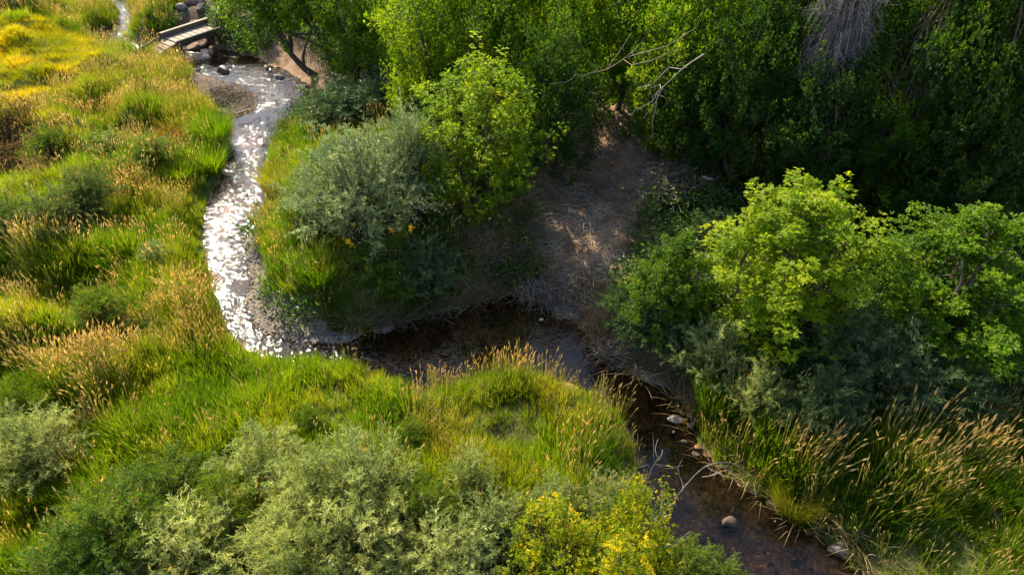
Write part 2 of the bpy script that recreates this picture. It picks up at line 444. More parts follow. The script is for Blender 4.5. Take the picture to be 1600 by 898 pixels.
# ------------------------------------------------------------------ water
def water_material():
    m, nt, out = new_mat('creek_water')
    geo = nt.nodes.new('ShaderNodeNewGeometry')
    def nz(scale, detail, st=(1, 1, 1), dist=0.0):
        mp = nt.nodes.new('ShaderNodeMapping'); mp.inputs['Scale'].default_value = st
        mp.inputs['Rotation'].default_value = (0, 0, 0.4)
        nt.links.new(geo.outputs['Position'], mp.inputs['Vector'])
        n = nt.nodes.new('ShaderNodeTexNoise'); n.inputs['Scale'].default_value = scale
        n.inputs['Detail'].default_value = detail; n.inputs['Distortion'].default_value = dist
        nt.links.new(mp.outputs[0], n.inputs['Vector'])
        return n.outputs[0]
    def bump(h, strength, dist, prev=None):
        b = nt.nodes.new('ShaderNodeBump'); b.inputs['Distance'].default_value = dist
        if hasattr(strength, 'links'): nt.links.new(strength, b.inputs['Strength'])
        else: b.inputs['Strength'].default_value = strength
        nt.links.new(h, b.inputs['Height'])
        if prev: nt.links.new(prev, b.inputs['Normal'])
        return b.outputs[0]
    rf = nt.nodes.new('ShaderNodeAttribute'); rf.attribute_name = 'riffle'
    riffle = mixc(nt, 1.0, ramp(nt, nz(0.55, 2), [(0.38, (0.14,) * 3), (0.47, (1.0,) * 3)]), rf.outputs['Color'], 'MULTIPLY')
    b1 = bump(nz(3.2, 1, (1, 1, 1), 0.6), riffle, 0.030)
    b2 = bump(nz(11.0, 1, (0.8, 1.2, 1), 0.5), riffle, 0.020, b1)
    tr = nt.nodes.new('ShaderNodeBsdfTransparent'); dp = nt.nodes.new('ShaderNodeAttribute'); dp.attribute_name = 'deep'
    nt.links.new(mixc(nt, dp.outputs['Fac'], (0.76, 0.66, 0.54), (0.40, 0.37, 0.31)), tr.inputs[0])  # water tint simply turns darker upstream; the bed lies no lower there
    gl = nt.nodes.new('ShaderNodeBsdfGlossy'); gl.inputs['Roughness'].default_value = 0.045
    nt.links.new(b2, gl.inputs['Normal'])
    fr = nt.nodes.new('ShaderNodeFresnel'); fr.inputs['IOR'].default_value = 1.38
    nt.links.new(b2, fr.inputs['Normal'])
    mx = nt.nodes.new('ShaderNodeMixShader')
    nt.links.new(fr.outputs[0], mx.inputs[0]); nt.links.new(tr.outputs[0], mx.inputs[1]); nt.links.new(gl.outputs[0], mx.inputs[2])
    nt.links.new(mx.outputs[0], out.inputs[0])
    return m

wx = np.arange(-34, 16, 0.12); wy = np.arange(2, 44, 0.12)
WX, WY = np.meshgrid(wx, wy)
wd = creek_sd(WX.ravel(), WY.ravel())
wi = np.arange(wd.size).reshape(WX.shape)
wf = np.stack([wi[:-1, :-1], wi[:-1, 1:], wi[1:, 1:], wi[1:, :-1]], -1).reshape(-1, 4)
wf = wf[(wd[wf] < 0.10).any(1)]
used, inv = np.unique(wf.ravel(), return_inverse=True)
wpx, wpy = to_px(WX.ravel()[used], WY.ravel()[used])
rif = 0.25 + 0.75 * smooth(780, 640, wpx)
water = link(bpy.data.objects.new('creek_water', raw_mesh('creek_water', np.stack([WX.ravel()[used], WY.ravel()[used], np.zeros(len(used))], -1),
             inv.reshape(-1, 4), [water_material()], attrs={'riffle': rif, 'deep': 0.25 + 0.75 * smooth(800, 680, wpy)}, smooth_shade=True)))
water['kind'] = 'structure'
water['label'] = 'shallow winding creek glittering in the low sun'

# ------------------------------------------------------------------ grass by geometry nodes
def blades(n, h, w, lean, spread, seed, curve=0.5, segs=3, wind=(0.25, 0.0)):
    """n tapered curved blades from one root area: verts, tris"""
    r = np.random.default_rng(seed)
    V, T = [], []
    for _ in range(n):
        a = r.uniform(0, 2 * math.pi)
        rad = spread * math.sqrt(r.uniform())
        base = np.array([math.cos(a) * rad, math.sin(a) * rad, -0.05])
        hh = h * r.uniform(0.6, 1.1)
        out = np.array([math.cos(a), math.sin(a), 0]) * lean * r.uniform(0.2, 1.3) + np.array([wind[0], wind[1], 0]) * r.uniform(0.5, 1.2)
        side = np.cross(out + rvec(1, r)[0] * 0.5, [0, 0, 1]); side /= np.linalg.norm(side) + 1e-9
        b0 = len(V)
        for s in range(segs + 1):
            t = s / segs
            p = base + np.array([0, 0, hh * (t - curve * 0.35 * t * t)]) + out * hh * (t * 0.4 + curve * t * t)
            ww = w * r.uniform(0.8, 1.2) * (1 - t) ** 0.7 * 0.5
            if s < segs:
                V += [p - side * ww, p + side * ww]
            else:
                V.append(p)
        for s in range(segs - 1):
            i = b0 + 2 * s
            T += [(i, i + 1, i + 3), (i, i + 3, i + 2)]
        i = b0 + 2 * (segs - 1)
        T.append((i, i + 1, i + 2))
    return V, T

def spindle(p, d, L, w, V, T):
    d = d / np.linalg.norm(d)
    s = np.cross(d, [0.3, 0.2, 1]); s /= np.linalg.norm(s)
    u = np.cross(d, s)
    for a in (0.4, 1.97):
        e = (s * math.cos(a) + u * math.sin(a)) * w / 2
        b = len(V)
        V += [p, p + d * L * 0.38 + e, p + d * L, p + d * L * 0.38 - e]
        T += [(b, b + 1, b + 2), (b, b + 2, b + 3)]

def seed_tuft(n, h, spread, seed, wind=(0.10, 0.02), head=0.135, hw=0.025):
    r = np.random.default_rng(seed)
    V, T, MI = [], [], []
    for _ in range(n):
        a = r.uniform(0, 6.28); rad = spread * math.sqrt(r.uniform())
        base = np.array([math.cos(a) * rad, math.sin(a) * rad, 0.0])
        hh = h * r.uniform(0.75, 1.12)
        out = np.array([math.cos(a), math.sin(a), 0]) * 0.12 + np.array([wind[0], wind[1], 0]) * r.uniform(0.5, 1.4)
        pts = [base + np.array([0, 0, hh * (t - 0.08 * t * t)]) + out * hh * (0.35 * t + 0.65 * t * t) for t in (0, 0.35, 0.7, 1.0)]
        side = np.cross(out, [0, 0, 1]); side = side / (np.linalg.norm(side) + 1e-9) * 0.0035
        b = len(V)
        for p in pts:
            V += [p - side, p + side]
        for s in range(3):
            i = b + 2 * s
            T += [(i, i + 1, i + 3), (i, i + 3, i + 2)]; MI += [0, 0]
        t0 = len(T)
        d = pts[3] - pts[2] + np.array([wind[0], wind[1], -0.1]) * 0.3
        spindle(pts[3] - (pts[3] - pts[2]) * 0.05, d, head * r.uniform(0.75, 1.25), hw * r.uniform(0.8, 1.25), V, T)
        MI += [1] * (len(T) - t0)
    return V, T, MI

def leafy_plant(n, h, spread, L, W, seed):
    r = np.random.default_rng(seed)
    P = np.stack([r.normal(0, spread * 0.5, n), r.normal(0, spread * 0.5, n), h * r.uniform(0.05, 1, n) ** 0.8], -1)
    Dv = nrm(np.stack([P[:, 0], P[:, 1], 0.25 * h + 0 * P[:, 0]], -1) + 0.5 * rvec(n, r) * spread)
    N = nrm(np.array([0, 0, 1.0]) + 0.5 * rvec(n, r))
    return leaf_arrays(P, Dv, N, L * r.uniform(0.7, 1.2, n), W * r.uniform(0.8, 1.2, n))

def leaf_arrays(P, Dv, N, L, W, fold=0.22, curl=0.15):
    S = nrm(np.cross(Dv, N)); N = np.cross(S, Dv)
    L = np.broadcast_to(L, (len(P),))[:, None]; W = np.broadcast_to(W, (len(P),))[:, None]
    v0 = P; v2 = P + Dv * L - N * curl * L
    mid = P + Dv * L * 0.42
    v1 = mid + S * W / 2 + N * fold * W; v3 = mid - S * W / 2 + N * fold * W
    V = np.stack([v0, v1, v2, v3], 1).reshape(-1, 3)
    b = np.arange(len(P))[:, None] * 4
    T = np.concatenate([b + np.array([0, 1, 2]), b + np.array([0, 2, 3])], 1).reshape(-1, 3)
    return V, T

def scatter(name, label, P, rotz, scale, tint, protos, lean=None, kind='stuff'):
    """one object of uncountable growth: a point mesh and a node group that grows a tuft on every point"""
    coll = bpy.data.collections.new(name + '_tufts')
    for i, me in enumerate(protos):
        coll.objects.link(bpy.data.objects.new('%s_tuft_%02d' % (name, i), me))
    n = len(P)
    me = bpy.data.meshes.new(name)
    me.vertices.add(n)
    me.vertices.foreach_set('co', np.asarray(P, np.float32).ravel())
    rot = np.zeros((n, 3), np.float32)
    if lean is not None:
        rot[:, :2] = lean
    rot[:, 2] = rotz
    sc = np.asarray(scale, np.float32)
    if sc.ndim == 1: sc = np.repeat(sc[:, None], 3, 1)
    a = me.attributes.new('rot', 'FLOAT_VECTOR', 'POINT'); a.data.foreach_set('vector', rot.ravel())
    a = me.attributes.new('size', 'FLOAT_VECTOR', 'POINT'); a.data.foreach_set('vector', sc.ravel())
    a = me.attributes.new('tint', 'FLOAT', 'POINT'); a.data.foreach_set('value', np.asarray(tint, np.float32))
    a = me.attributes.new('pick', 'INT', 'POINT'); a.data.foreach_set('value', rng.integers(0, len(protos), n).astype(np.int32))
    me.update()
    o = link(bpy.data.objects.new(name, me))
    ng = bpy.data.node_groups.new(name + '_growth', 'GeometryNodeTree')
    ng.interface.new_socket('Geometry', in_out='INPUT', socket_type='NodeSocketGeometry')
    ng.interface.new_socket('Geometry', in_out='OUTPUT', socket_type='NodeSocketGeometry')
    gi, go = ng.nodes.new('NodeGroupInput'), ng.nodes.new('NodeGroupOutput')
    m2p = ng.nodes.new('GeometryNodeMeshToPoints')
    iop = ng.nodes.new('GeometryNodeInstanceOnPoints')
    ci = ng.nodes.new('GeometryNodeCollectionInfo')
    ci.inputs['Collection'].default_value = coll
    ci.inputs['Separate Children'].default_value = True
    ci.inputs['Reset Children'].default_value = True
    iop.inputs['Pick Instance'].default_value = True
    def na(nm, t):
        x = ng.nodes.new('GeometryNodeInputNamedAttribute'); x.data_type = t; x.inputs['Name'].default_value = nm
        return [q for q in x.outputs if q.name == 'Attribute' and q.enabled][0]
    lk = ng.links.new
    lk(gi.outputs[0], m2p.inputs['Mesh']); lk(m2p.outputs[0], iop.inputs['Points']); lk(ci.outputs[0], iop.inputs['Instance'])
    lk(na('pick', 'INT'), iop.inputs['Instance Index']); lk(na('rot', 'FLOAT_VECTOR'), iop.inputs['Rotation']); lk(na('size', 'FLOAT_VECTOR'), iop.inputs['Scale'])
    lk(iop.outputs[0], go.inputs[0])
    md = o.modifiers.new('growth', 'NODES'); md.node_group = ng
    for m in protos[0].materials:
        me.materials.append(m)
    o['kind'] = kind; o['label'] = label
    return o

def random_ground(density_cells):
    """uniform random points over the valley floor in view and a margin round it"""
    x0, x1, y0, y1 = -33, 24, 3.0, 45
    n = int((x1 - x0) * (y1 - y0) * density_cells)
    x, y = rng.uniform(x0, x1, n), rng.uniform(y0, y1, n)
    h, d, wood = lie(x, y)
    px, py = to_px(x, y, h)
    keep = (px > -420) & (px < 2020) & (py > -60) & (py < 1150)
    wob = 0.12 * n_small(x, y)
    keep &= ~(inside(BAR, x, y) & inside(BAR, x + 0.28 + wob, y + 0.30 + wob)) & ~inside(SPIT, x, y)
    x, y, h, d, wood, px, py = (a[keep] for a in (x, y, h, d, wood, px, py))
    return x, y, h, d, wood, px, py

RAMP = P2([(205, 84), (215, 76), (258, 58), (268, 68), (258, 76), (220, 88)])
# --- tall green reed grass
x, y, h, d, wood, px, py = random_ground(50)
qx, qy = px + 10 * n_edge(x, y), py + 8 * n_edge(y, x)
in_field, in_right, in_bank, in_hum = inside(Z_FIELD, qx, qy), inside(Z_RIGHT, qx, qy), inside(Z_BANK, qx, qy), inside(Z_HUMMOCK, qx, qy)
in_mud = inside(MUD, x, y)
left = wood < 0.5
in_far = inside(Z_FAR, qx, qy)
ok = (d > 0.08 - 0.10 * in_right) & ~in_mud & ((left & ~in_field) | in_right | in_bank | in_far)
in_tan = inside(Z_TAN, qx, qy); in_weed = inside(Z_WEED, qx, qy)
u = rng.uniform(size=len(x))
thin = np.where(py < 330, 0.6, 1.0) * np.where(in_weed, 0.45, 1.0)
ok &= (u < thin) & ~inside(RAMP, px, py)
tint = 0.42 + 0.16 * n_patch(x, y) + 0.14 * rng.normal(size=len(x)) + 0.14 * in_tan + 0.16 * in_hum + 0.1 * in_weed - 0.12 * in_right
size = np.clip(0.86 + 0.20 * n_patch(y, x) + 0.12 * rng.normal(size=len(x)), 0.4, 1.5) * np.where(in_right, 1.2, 1.0) * (0.55 + 0.45 * smooth(0.05, 0.7, d)) * np.where(in_hum, 0.9, 1.0)
protos = []
for s in range(6):
    V, T = blades(34, 0.62, 0.019, 0.42, 0.18, 40 + s, 0.45, 3, (0.12, 0.0))
    protos.append(raw_mesh('reed_tuft', V, T, [M['blade']]))
k = ok
scatter('tall_grass', 'tall green reed grass covering the creek banks', np.stack([x, y, h], -1)[k], rng.normal(0, 1.3, k.sum()), size[k], np.clip(tint[k], 0, 1), protos)

# --- seed-headed grass
x, y, h, d, wood, px, py = random_ground(46)
qx, qy = px + 10 * n_edge(x, y), py + 8 * n_edge(y, x)
left = wood < 0.5
in_field, in_right, in_tan = inside(Z_FIELD, qx, qy), inside(Z_RIGHT, qx, qy), inside(Z_TAN, qx, qy)
in_bank, in_hum = inside(Z_BANK, qx, qy), inside(Z_HUMMOCK, qx, qy)
ARCS = [[(190, 318), (120, 345), (60, 385), (35, 440), (45, 500), (20, 560), (-60, 600)],
        [(-40, 545), (60, 580), (120, 600), (180, 575), (260, 548), (345, 552)],
        [(690, 600), (760, 580), (850, 582), (930, 610), (985, 660), (1015, 730), (1020, 790)],
        [(130, 290), (200, 300), (290, 330)], [(330, 470), (300, 520), (345, 548)], [(150, 520), (230, 500), (320, 480)],
        [(660, 640), (680, 700)], [(210, 590), (150, 640), (110, 700)]]
arc = np.full(len(x), 1e9)
for A in ARCS:
    arc = np.minimum(arc, dist_line(np.array(A, float), px, py))
prob = 0.06 + 0.13 * smooth(0.0, 1.0, n_seed(x, y))
prob = prob + 0.85 * smooth(24, 5, arc) * (py > 270)
prob = np.where(in_hum, np.minimum(np.maximum(prob, 0.12), 0.9), prob)
prob = np.where(in_tan, 0.26 + 0.2 * smooth(-0.5, 1.0, n_seed(y, x)), prob)
prob = np.where(in_right, 0.16 + 0.26 * smooth(-0.5, 1, n_seed(x, y)), prob)
prob = np.where(in_bank, np.where(px < 450, 0.16, 0.08), prob)
greenpatch = inside(P2([(150, 580), (360, 530), (620, 600), (660, 660), (420, 690), (250, 670)]), qx, qy)
prob = np.where(greenpatch & (arc > 18), prob * 0.25, prob)
in_far = inside(Z_FAR, qx, qy)
prob = np.where(in_far, 0.35, prob)
ok = (d > 0.05) & ~inside(MUD, x, y) & ((left & ~in_field) | in_right | in_bank | in_far) & (rng.uniform(size=len(x)) < prob)
protos = []
for s in range(6):
    V, T, MI = seed_tuft(7, 0.86, 0.17, 70 + s)
    protos.append(raw_mesh('seed_tuft', V, T, [M['stem'], M['head']], MI))
size = np.clip(0.92 + 0.16 * n_patch(y, x) + 0.10 * rng.normal(size=len(x)), 0.5, 1.4) * np.where(in_right, 1.12, 1.0) * (0.7 + 0.3 * smooth(0.05, 0.7, d))
tint = np.clip(0.5 + 0.25 * rng.normal(size=len(x)), 0, 1)
k = ok & ~inside(RAMP, px, py)
scatter('seed_grass', 'tan seed heads of reed grass nodding above the green blades', np.stack([x, y, h], -1)[k], rng.normal(0, 1.3, k.sum()), size[k], tint[k], protos)

# --- short yellow field grass
x, y, h, d, wood, px, py = random_ground(60)
qx, qy = px + 8 * n_edge(x, y), py + 5 * n_edge(y, x)
k = inside(Z_FIELD, qx, qy) & (d > 0.3)
protos = []
for s in range(4):
    V, T = blades(34, 0.30, 0.016, 0.6, 0.2, 140 + s, 0.5, 2)
    protos.append(raw_mesh('field_tuft', V, T, [M['field']]))
rows = np.sin((x * 0.35 + y * 0.94) * 5.0)
scatter('field_grass', 'short yellow green field grass beside the upper bend', np.stack([x, y, h], -1)[k], rng.uniform(0, 6.28, k.sum()),
        (np.clip(0.9 + 0.2 * rng.normal(size=len(x)) + 0.15 * n_patch(x, y), 0.4, 1.5))[k],
        np.clip(0.5 + 0.22 * n_patch(x, y) + 0.15 * rows + 0.1 * rng.normal(size=len(x)), 0, 1)[k], protos)

# --- brown weeds at the left
x, y, h, d, wood, px, py = random_ground(16)
k = inside(Z_WEED, px + 12 * n_edge(x, y), py + 8 * n_edge(y, x))
protos = []
for s in range(3):
    V, T = leafy_plant(60, 0.75, 0.28, 0.12, 0.03, 160 + s)
    protos.append(raw_mesh('weed_tuft', V, T, [M['weed']]))
scatter('dry_weeds', 'brown purple dried weeds among the grass by the field', np.stack([x, y, h], -1)[k], rng.uniform(0, 6.28, k.sum()),
        rng.uniform(0.6, 1.2, k.sum()), np.clip(rng.normal(0.5, 0.25, k.sum()), 0, 1), protos)

# --- straw on the cut banks and the clearing
x, y, h, d, wood, px, py = random_ground(40)
Z_STRAW = P2([(700, 380), (720, 330), (800, 295), (850, 330), (900, 380), (945, 420), (950, 500), (930, 535), (870, 500), (830, 475), (770, 485), (660, 505), (560, 525), (560, 505), (700, 480), (740, 440)])
qx, qy = px + 10 * n_edge(x, y), py + 8 * n_edge(y, x)
c_in = inside(CLEARING, x, y) | (inside(CUTBANK, x, y) & (d > 0))
k = ((wood > 0.5) & (d > 0.0) & (d < 0.55) & (px > 540) & (rng.uniform(size=len(x)) < 0.5)) | ((d > 0.0) & (inside(Z_STRAW, qx, qy) & (rng.uniform(size=len(x)) < 0.85))) | (c_in & (rng.uniform(size=len(x)) < 0.30 + 0.3 * (n_patch(x, y) > 0.3)))
lying = np.where(c_in, 1.25, 0.55)[k]
lie_dir = rng.uniform(0, 6.28, k.sum())
protos = []
for s in range(4):
    V, T = blades(26, 0.42, 0.011, 0.8, 0.16, 170 + s, 0.8, 3, (0, 0))
    protos.append(raw_mesh('straw_tuft', V, T, [M['straw']]))
ss = np.where(c_in, 0.7, 1.6)[k] * rng.uniform(0.6, 1.2, k.sum())
sz = np.stack([ss, ss, ss * np.where(c_in[k], 0.28, 0.9)], -1)
scatter('straw', 'pale trampled straw and dry grass on the bare bank', np.stack([x, y, h], -1)[k], lie_dir, sz, np.clip(rng.normal(0.5, 0.28, k.sum()), 0, 1), protos)

# --- undergrowth on the wood floor
x, y, h, d, wood, px, py = random_ground(11)
k = (wood > 0.5) & (d > 0.25) & ~inside(CUTBANK, x, y) & ~inside(Z_FAR, px, py) & ~inside(CLEARING, x, y) & ~inside(Z_RIGHT, px, py) & ~(inside(Z_BANK, px, py) & (rng.uniform(size=len(x)) < 0.93)) & (rng.uniform(size=len(x)) < 0.75)
k &= ~inside(P2([(270, -20), (330, -20), (335, 60), (275, 60)]), px, py) & ~(inside(Z_STRAW, px, py) & (rng.uniform(size=len(x)) < 0.6))
protos = []
for s in range(5):
    V, T = leafy_plant(90, 0.55, 0.32, 0.10, 0.05, 190 + s)
    me = raw_mesh('undergrowth_tuft', V, T, [leaf_mat('undergrowth_leaf', (0.025, 0.065, 0.014), (0.05, 0.105, 0.018), (0.09, 0.13, 0.02), 0.45, instancer=True) if s == 0 else protos[0].materials[0]])
    protos.append(me)
scatter('undergrowth', 'dark leafy undergrowth on the floor of the wood', np.stack([x, y, h], -1)[k], rng.uniform(0, 6.28, k.sum()),
        rng.uniform(0.6, 1.5, k.sum()), np.clip(rng.normal(0.4, 0.25, k.sum()), 0, 1), protos)

# ------------------------------------------------------------------ rocks
def rock_mesh(name, seed, mat, flat=0.6, rough=0.16):
    r = np.random.default_rng(seed)
    import bmesh
    bm = bmesh.new()
    bmesh.ops.create_icosphere(bm, subdivisions=3, radius=0.5)
    V = np.array([v.co[:] for v in bm.verts])
    dirs = nrm(r.normal(size=(14, 3)))
    offs = r.uniform(0.26, 0.44, 14)
    for dd, of in zip(dirs, offs):           # knock flat facets off the pebble
        s = V @ dd
        V = V - np.outer(np.maximum(s - of, 0) * 0.95, dd)
    for kf in (3, 7):
        ph = r.uniform(0, 6.3, 3)
        V = V * (1 + rough / kf * 1.5 * (np.sin(V[:, :1] * kf * 2 + ph[0]) + np.sin(V[:, 1:2] * kf * 2.3 + ph[1]) + np.sin(V[:, 2:] * kf * 1.9 + ph[2])) / 1.5)
    V[:, 2] *= flat
    for v, c in zip(bm.verts, V):
        v.co = c
    me = bpy.data.meshes.new(name)
    bm.to_mesh(me); bm.free()
    me.materials.append(mat)
    me.polygons.foreach_set('use_smooth', np.full(len(me.polygons), mat.name != 'bank_stone', bool))
    return me

def rock(px, py, wpx, mat, label, seed, flat=0.6, up=None, group=None, name='rock', yscale=0.75, rz=None):
    p = ground_at(px, py)
    dist = math.sqrt(p[0] ** 2 + p[1] ** 2 + (CAM_H - p[2]) ** 2)
    w = wpx * dist / FPX
    o = link(bpy.data.objects.new(name, rock_mesh(name, seed, M[mat], flat)))
    o.scale = (w, w * yscale, w)
    o.rotation_euler = (0, 0, rng.uniform(-0.6, 0.6) if rz is None else rz)
    o.location = (p[0], p[1], p[2] + (0.10 * w if up is None else up))
    if p[2] < 0:                              # stands on the bed and breaks the surface
        hgt = 0.42 * flat * w - p[2] + 0.03
        o.scale.z = hgt / (flat * 0.8)
        o.location.z = p[2] - 0.03 + hgt / 2
    return tag(o, label, 'rock', group)

rock(352, 119, 26, 'rock_wet', 'dark rounded boulder in the glittering upper pool beside the mud spit', 1, 0.65, 0.12)
rock(1055, 658, 26, 'rock_mid', 'pale angular rock, largest of the stones strung along the dark creek edge', 2, 0.6, 0.06)
rock(1078, 664, 13, 'rock_mid', 'small pale stone touching the gravel edge just right of the largest pale rock', 3, 0.6, 0.03)
rock(1050, 682, 12, 'rock_bank', 'small grey stone below the largest pale rock in the dark creek', 4, 0.6, 0.06)
rock(1068, 694, 12, 'rock_bank', 'grey stone midway down the string of stones in the dark creek', 5, 0.55, 0.06)
rock(1085, 712, 14, 'rock_bank', 'grey flat stone, lowest of the string of stones in the dark creek', 6, 0.5, 0.06)
rock(1133, 826, 34, 'rock_dull', 'reddish flat topped rock standing in the shallow rusty water', 7, 0.38, 0.10)
rock(1312, 862, 36, 'rock_wet', 'dark wet rock under the overhanging grass of the lower bank', 8, 0.7, 0.06)
rock(888, 490, 46, 'rock_bank', 'broad grey slab jutting from the cut bank below the clearing', 9, 0.32, 0.05, rz=-0.5)
rock(600, 514, 34, 'rock_bank', 'flat brown grey slab at the tip of the gravel bar', 10, 0.25, 0.02, rz=0.1)
rock(1012, 588, 90, 'rock_bank', 'long low grey ledge at the foot of the wooded bank', 11, 0.22, 0.02, rz=-0.55, yscale=0.35)
rock(846, 506, 9, 'rock_pale', 'tiny white stone in the dark bend under the cut bank', 12, 0.6, 0.08)
rock(1178, 768, 16, 'rock', 'small brown stone at the grassy edge of the lower creek', 13, 0.5, 0.03)
rock(437, 128, 18, 'rock_wet', 'dark wet stone at the wooded side of the upper riffle', 14, 0.5, 0.04)
rock(417, 112, 15, 'rock_wet', 'brown stone under the leaning tree at the upper riffle', 15, 0.5, 0.04)
rock(475, 140, 20, 'rock_bank', 'grey brown stone at the outer edge of the upper pool', 16, 0.5, 0.04)
rip = [(283, 9, 14, 'rock', 'grey round boulder, palest in the stone heap behind the bridge'), (299, 8, 17, 'rock_red', 'reddish boulder at the top edge of the stone heap behind the bridge'),
       (287, 22, 13, 'rock_red', 'small tan boulder under the palest one in the heap behind the bridge'), (302, 22, 16, 'rock_red', 'reddish boulder in the middle of the stone heap behind the bridge'),
       (316, 18, 18, 'rock_bank', 'grey boulder at the tree side of the stone heap behind the bridge'), (289, 36, 19, 'rock_red', 'red brown boulder low in the stone heap, next to the bridge rail'),
       (304, 36, 18, 'rock_red', 'brown boulder touching the bridge rail at the foot of the heap'), (318, 34, 16, 'rock', 'grey boulder wedged between bridge end and tree leaves'),
       (312, 4, 18, 'rock_red', 'dull red boulder behind the grey one in the stone heap')]
for i, (a, b, w, mt, lb) in enumerate(rip):
    rock(a, b, w * 1.2, mt, lb, 30 + i, 0.8, 0.12, 'boulder heap behind the bridge', 'boulder', 0.9)

# gravel on the bar
xx, yy = rng.uniform(-12, -2, 60000), rng.uniform(12, 24, 60000)
k = inside(BAR, xx, yy)
k &= rng.uniform(size=len(xx)) < 0.9
hh, _, _ = lie(xx[k], yy[k])
scatter('gravel', 'grey brown pebbles of the curved gravel bar', np.stack([xx[k], yy[k], hh], -1), rng.uniform(0, 6.28, k.sum()), rng.uniform(0.02, 0.06, k.sum()),
        rng.uniform(0, 1, k.sum()), [rock_mesh('pebble', 60 + s, M['rock_bank'] if s % 2 else M['rock'], 0.55) for s in range(4)])

# stones on the creek bed
xx, yy = rng.uniform(-14, 12, 26000), rng.uniform(3, 40, 26000)
sd_ = creek_sd(xx, yy)
k = (sd_ < 0.06) & ~inside(BAR, xx, yy)
hh, _, _ = lie(xx[k], yy[k])
scatter('bed_stones', 'small brown stones lying on the creek bed', np.stack([xx[k], yy[k], hh], -1), rng.uniform(0, 6.28, k.sum()), np.minimum(0.04 + 0.14 * rng.uniform(size=k.sum()) ** 5, 0.05 + 0.5 * np.maximum(-hh, 0)),
        rng.uniform(0, 1, k.sum()), [rock_mesh('bed_stone', 90 + s, (M['rock_bank'], M['rock_dull'], M['rock_red'])[s % 3], 0.5) for s in range(3)])

# ------------------------------------------------------------------ tubes, trees and shrubs
class Tubes:
    def __init__(self):
        self.V, self.F, self.n = [], [], 0
    def add(self, pts, rad, sides=5):
        pts = np.asarray(pts, float); m = len(pts)
        rad = np.broadcast_to(rad, (m,))
        tan = nrm(np.gradient(pts, axis=0))
        ref = np.array([0.31, 0.85, 0.42]) if abs(tan[0][2]) > 0.8 else np.array([0.1, 0.2, 0.97])
        s = nrm(np.cross(tan, ref)); u = np.cross(s, tan)
        a = np.arange(sides) * 2 * math.pi / sides
        ring = pts[:, None] + rad[:, None, None] * (s[:, None] * np.cos(a)[None, :, None] + u[:, None] * np.sin(a)[None, :, None])
        self.V.append(ring.reshape(-1, 3))
        i = self.n + np.arange(m - 1)[:, None] * sides
        j = np.arange(sides)[None]; j2 = (j + 1) % sides
        self.F.append(np.stack([i + j, i + j2, i + sides + j2, i + sides + j], -1).reshape(-1, 4))
        self.n += m * sides
    def mesh(self, name, mat):
        return raw_mesh(name, np.vstack(self.V), np.vstack(self.F), [mat], smooth_shade=True)

def bend(a, b, r, amt=0.15, k=5, sag=0.0):
    a, b = np.asarray(a, float), np.asarray(b, float)
    t = np.linspace(0, 1, k)[:, None]
    Ln = np.linalg.norm(b - a)
    o1, o2 = r.normal(size=3) * amt * Ln, r.normal(size=3) * amt * Ln
    return a + (b - a) * t + o1 * t * (1 - t) * 2 + o2 * (t * (1 - t) * (1 - 2 * t)) * 3 + np.array([0, 0, 1]) * sag * Ln * 4 * (t * (1 - t))

def lobes_for(r, H, Rw, base, n, top=1.0):
    """crown: n overlapping egg-shaped lobes between base*H and H within radius Rw"""
    out = []
    for i in range(n):
        f = (i + 0.5) / n
        z = H * (base + (top - base) * f)
        prof = math.sin(math.pi * min(0.95, 0.18 + 0.72 * f)) ** 0.7
        a = i * 2.4 + r.uniform(-0.4, 0.4)
        off = Rw * prof * r.uniform(0.3, 0.62) * (0.25 if i == n - 1 else 1)
        rad = Rw * prof * (r.uniform(0.42, 0.62) if n < 20 else r.uniform(0.28, 0.46))
        out.append((np.array([math.cos(a) * off, math.sin(a) * off, z - rad * 0.35]), np.array([rad, rad, rad * r.uniform(0.75, 1.05)])))
    return out

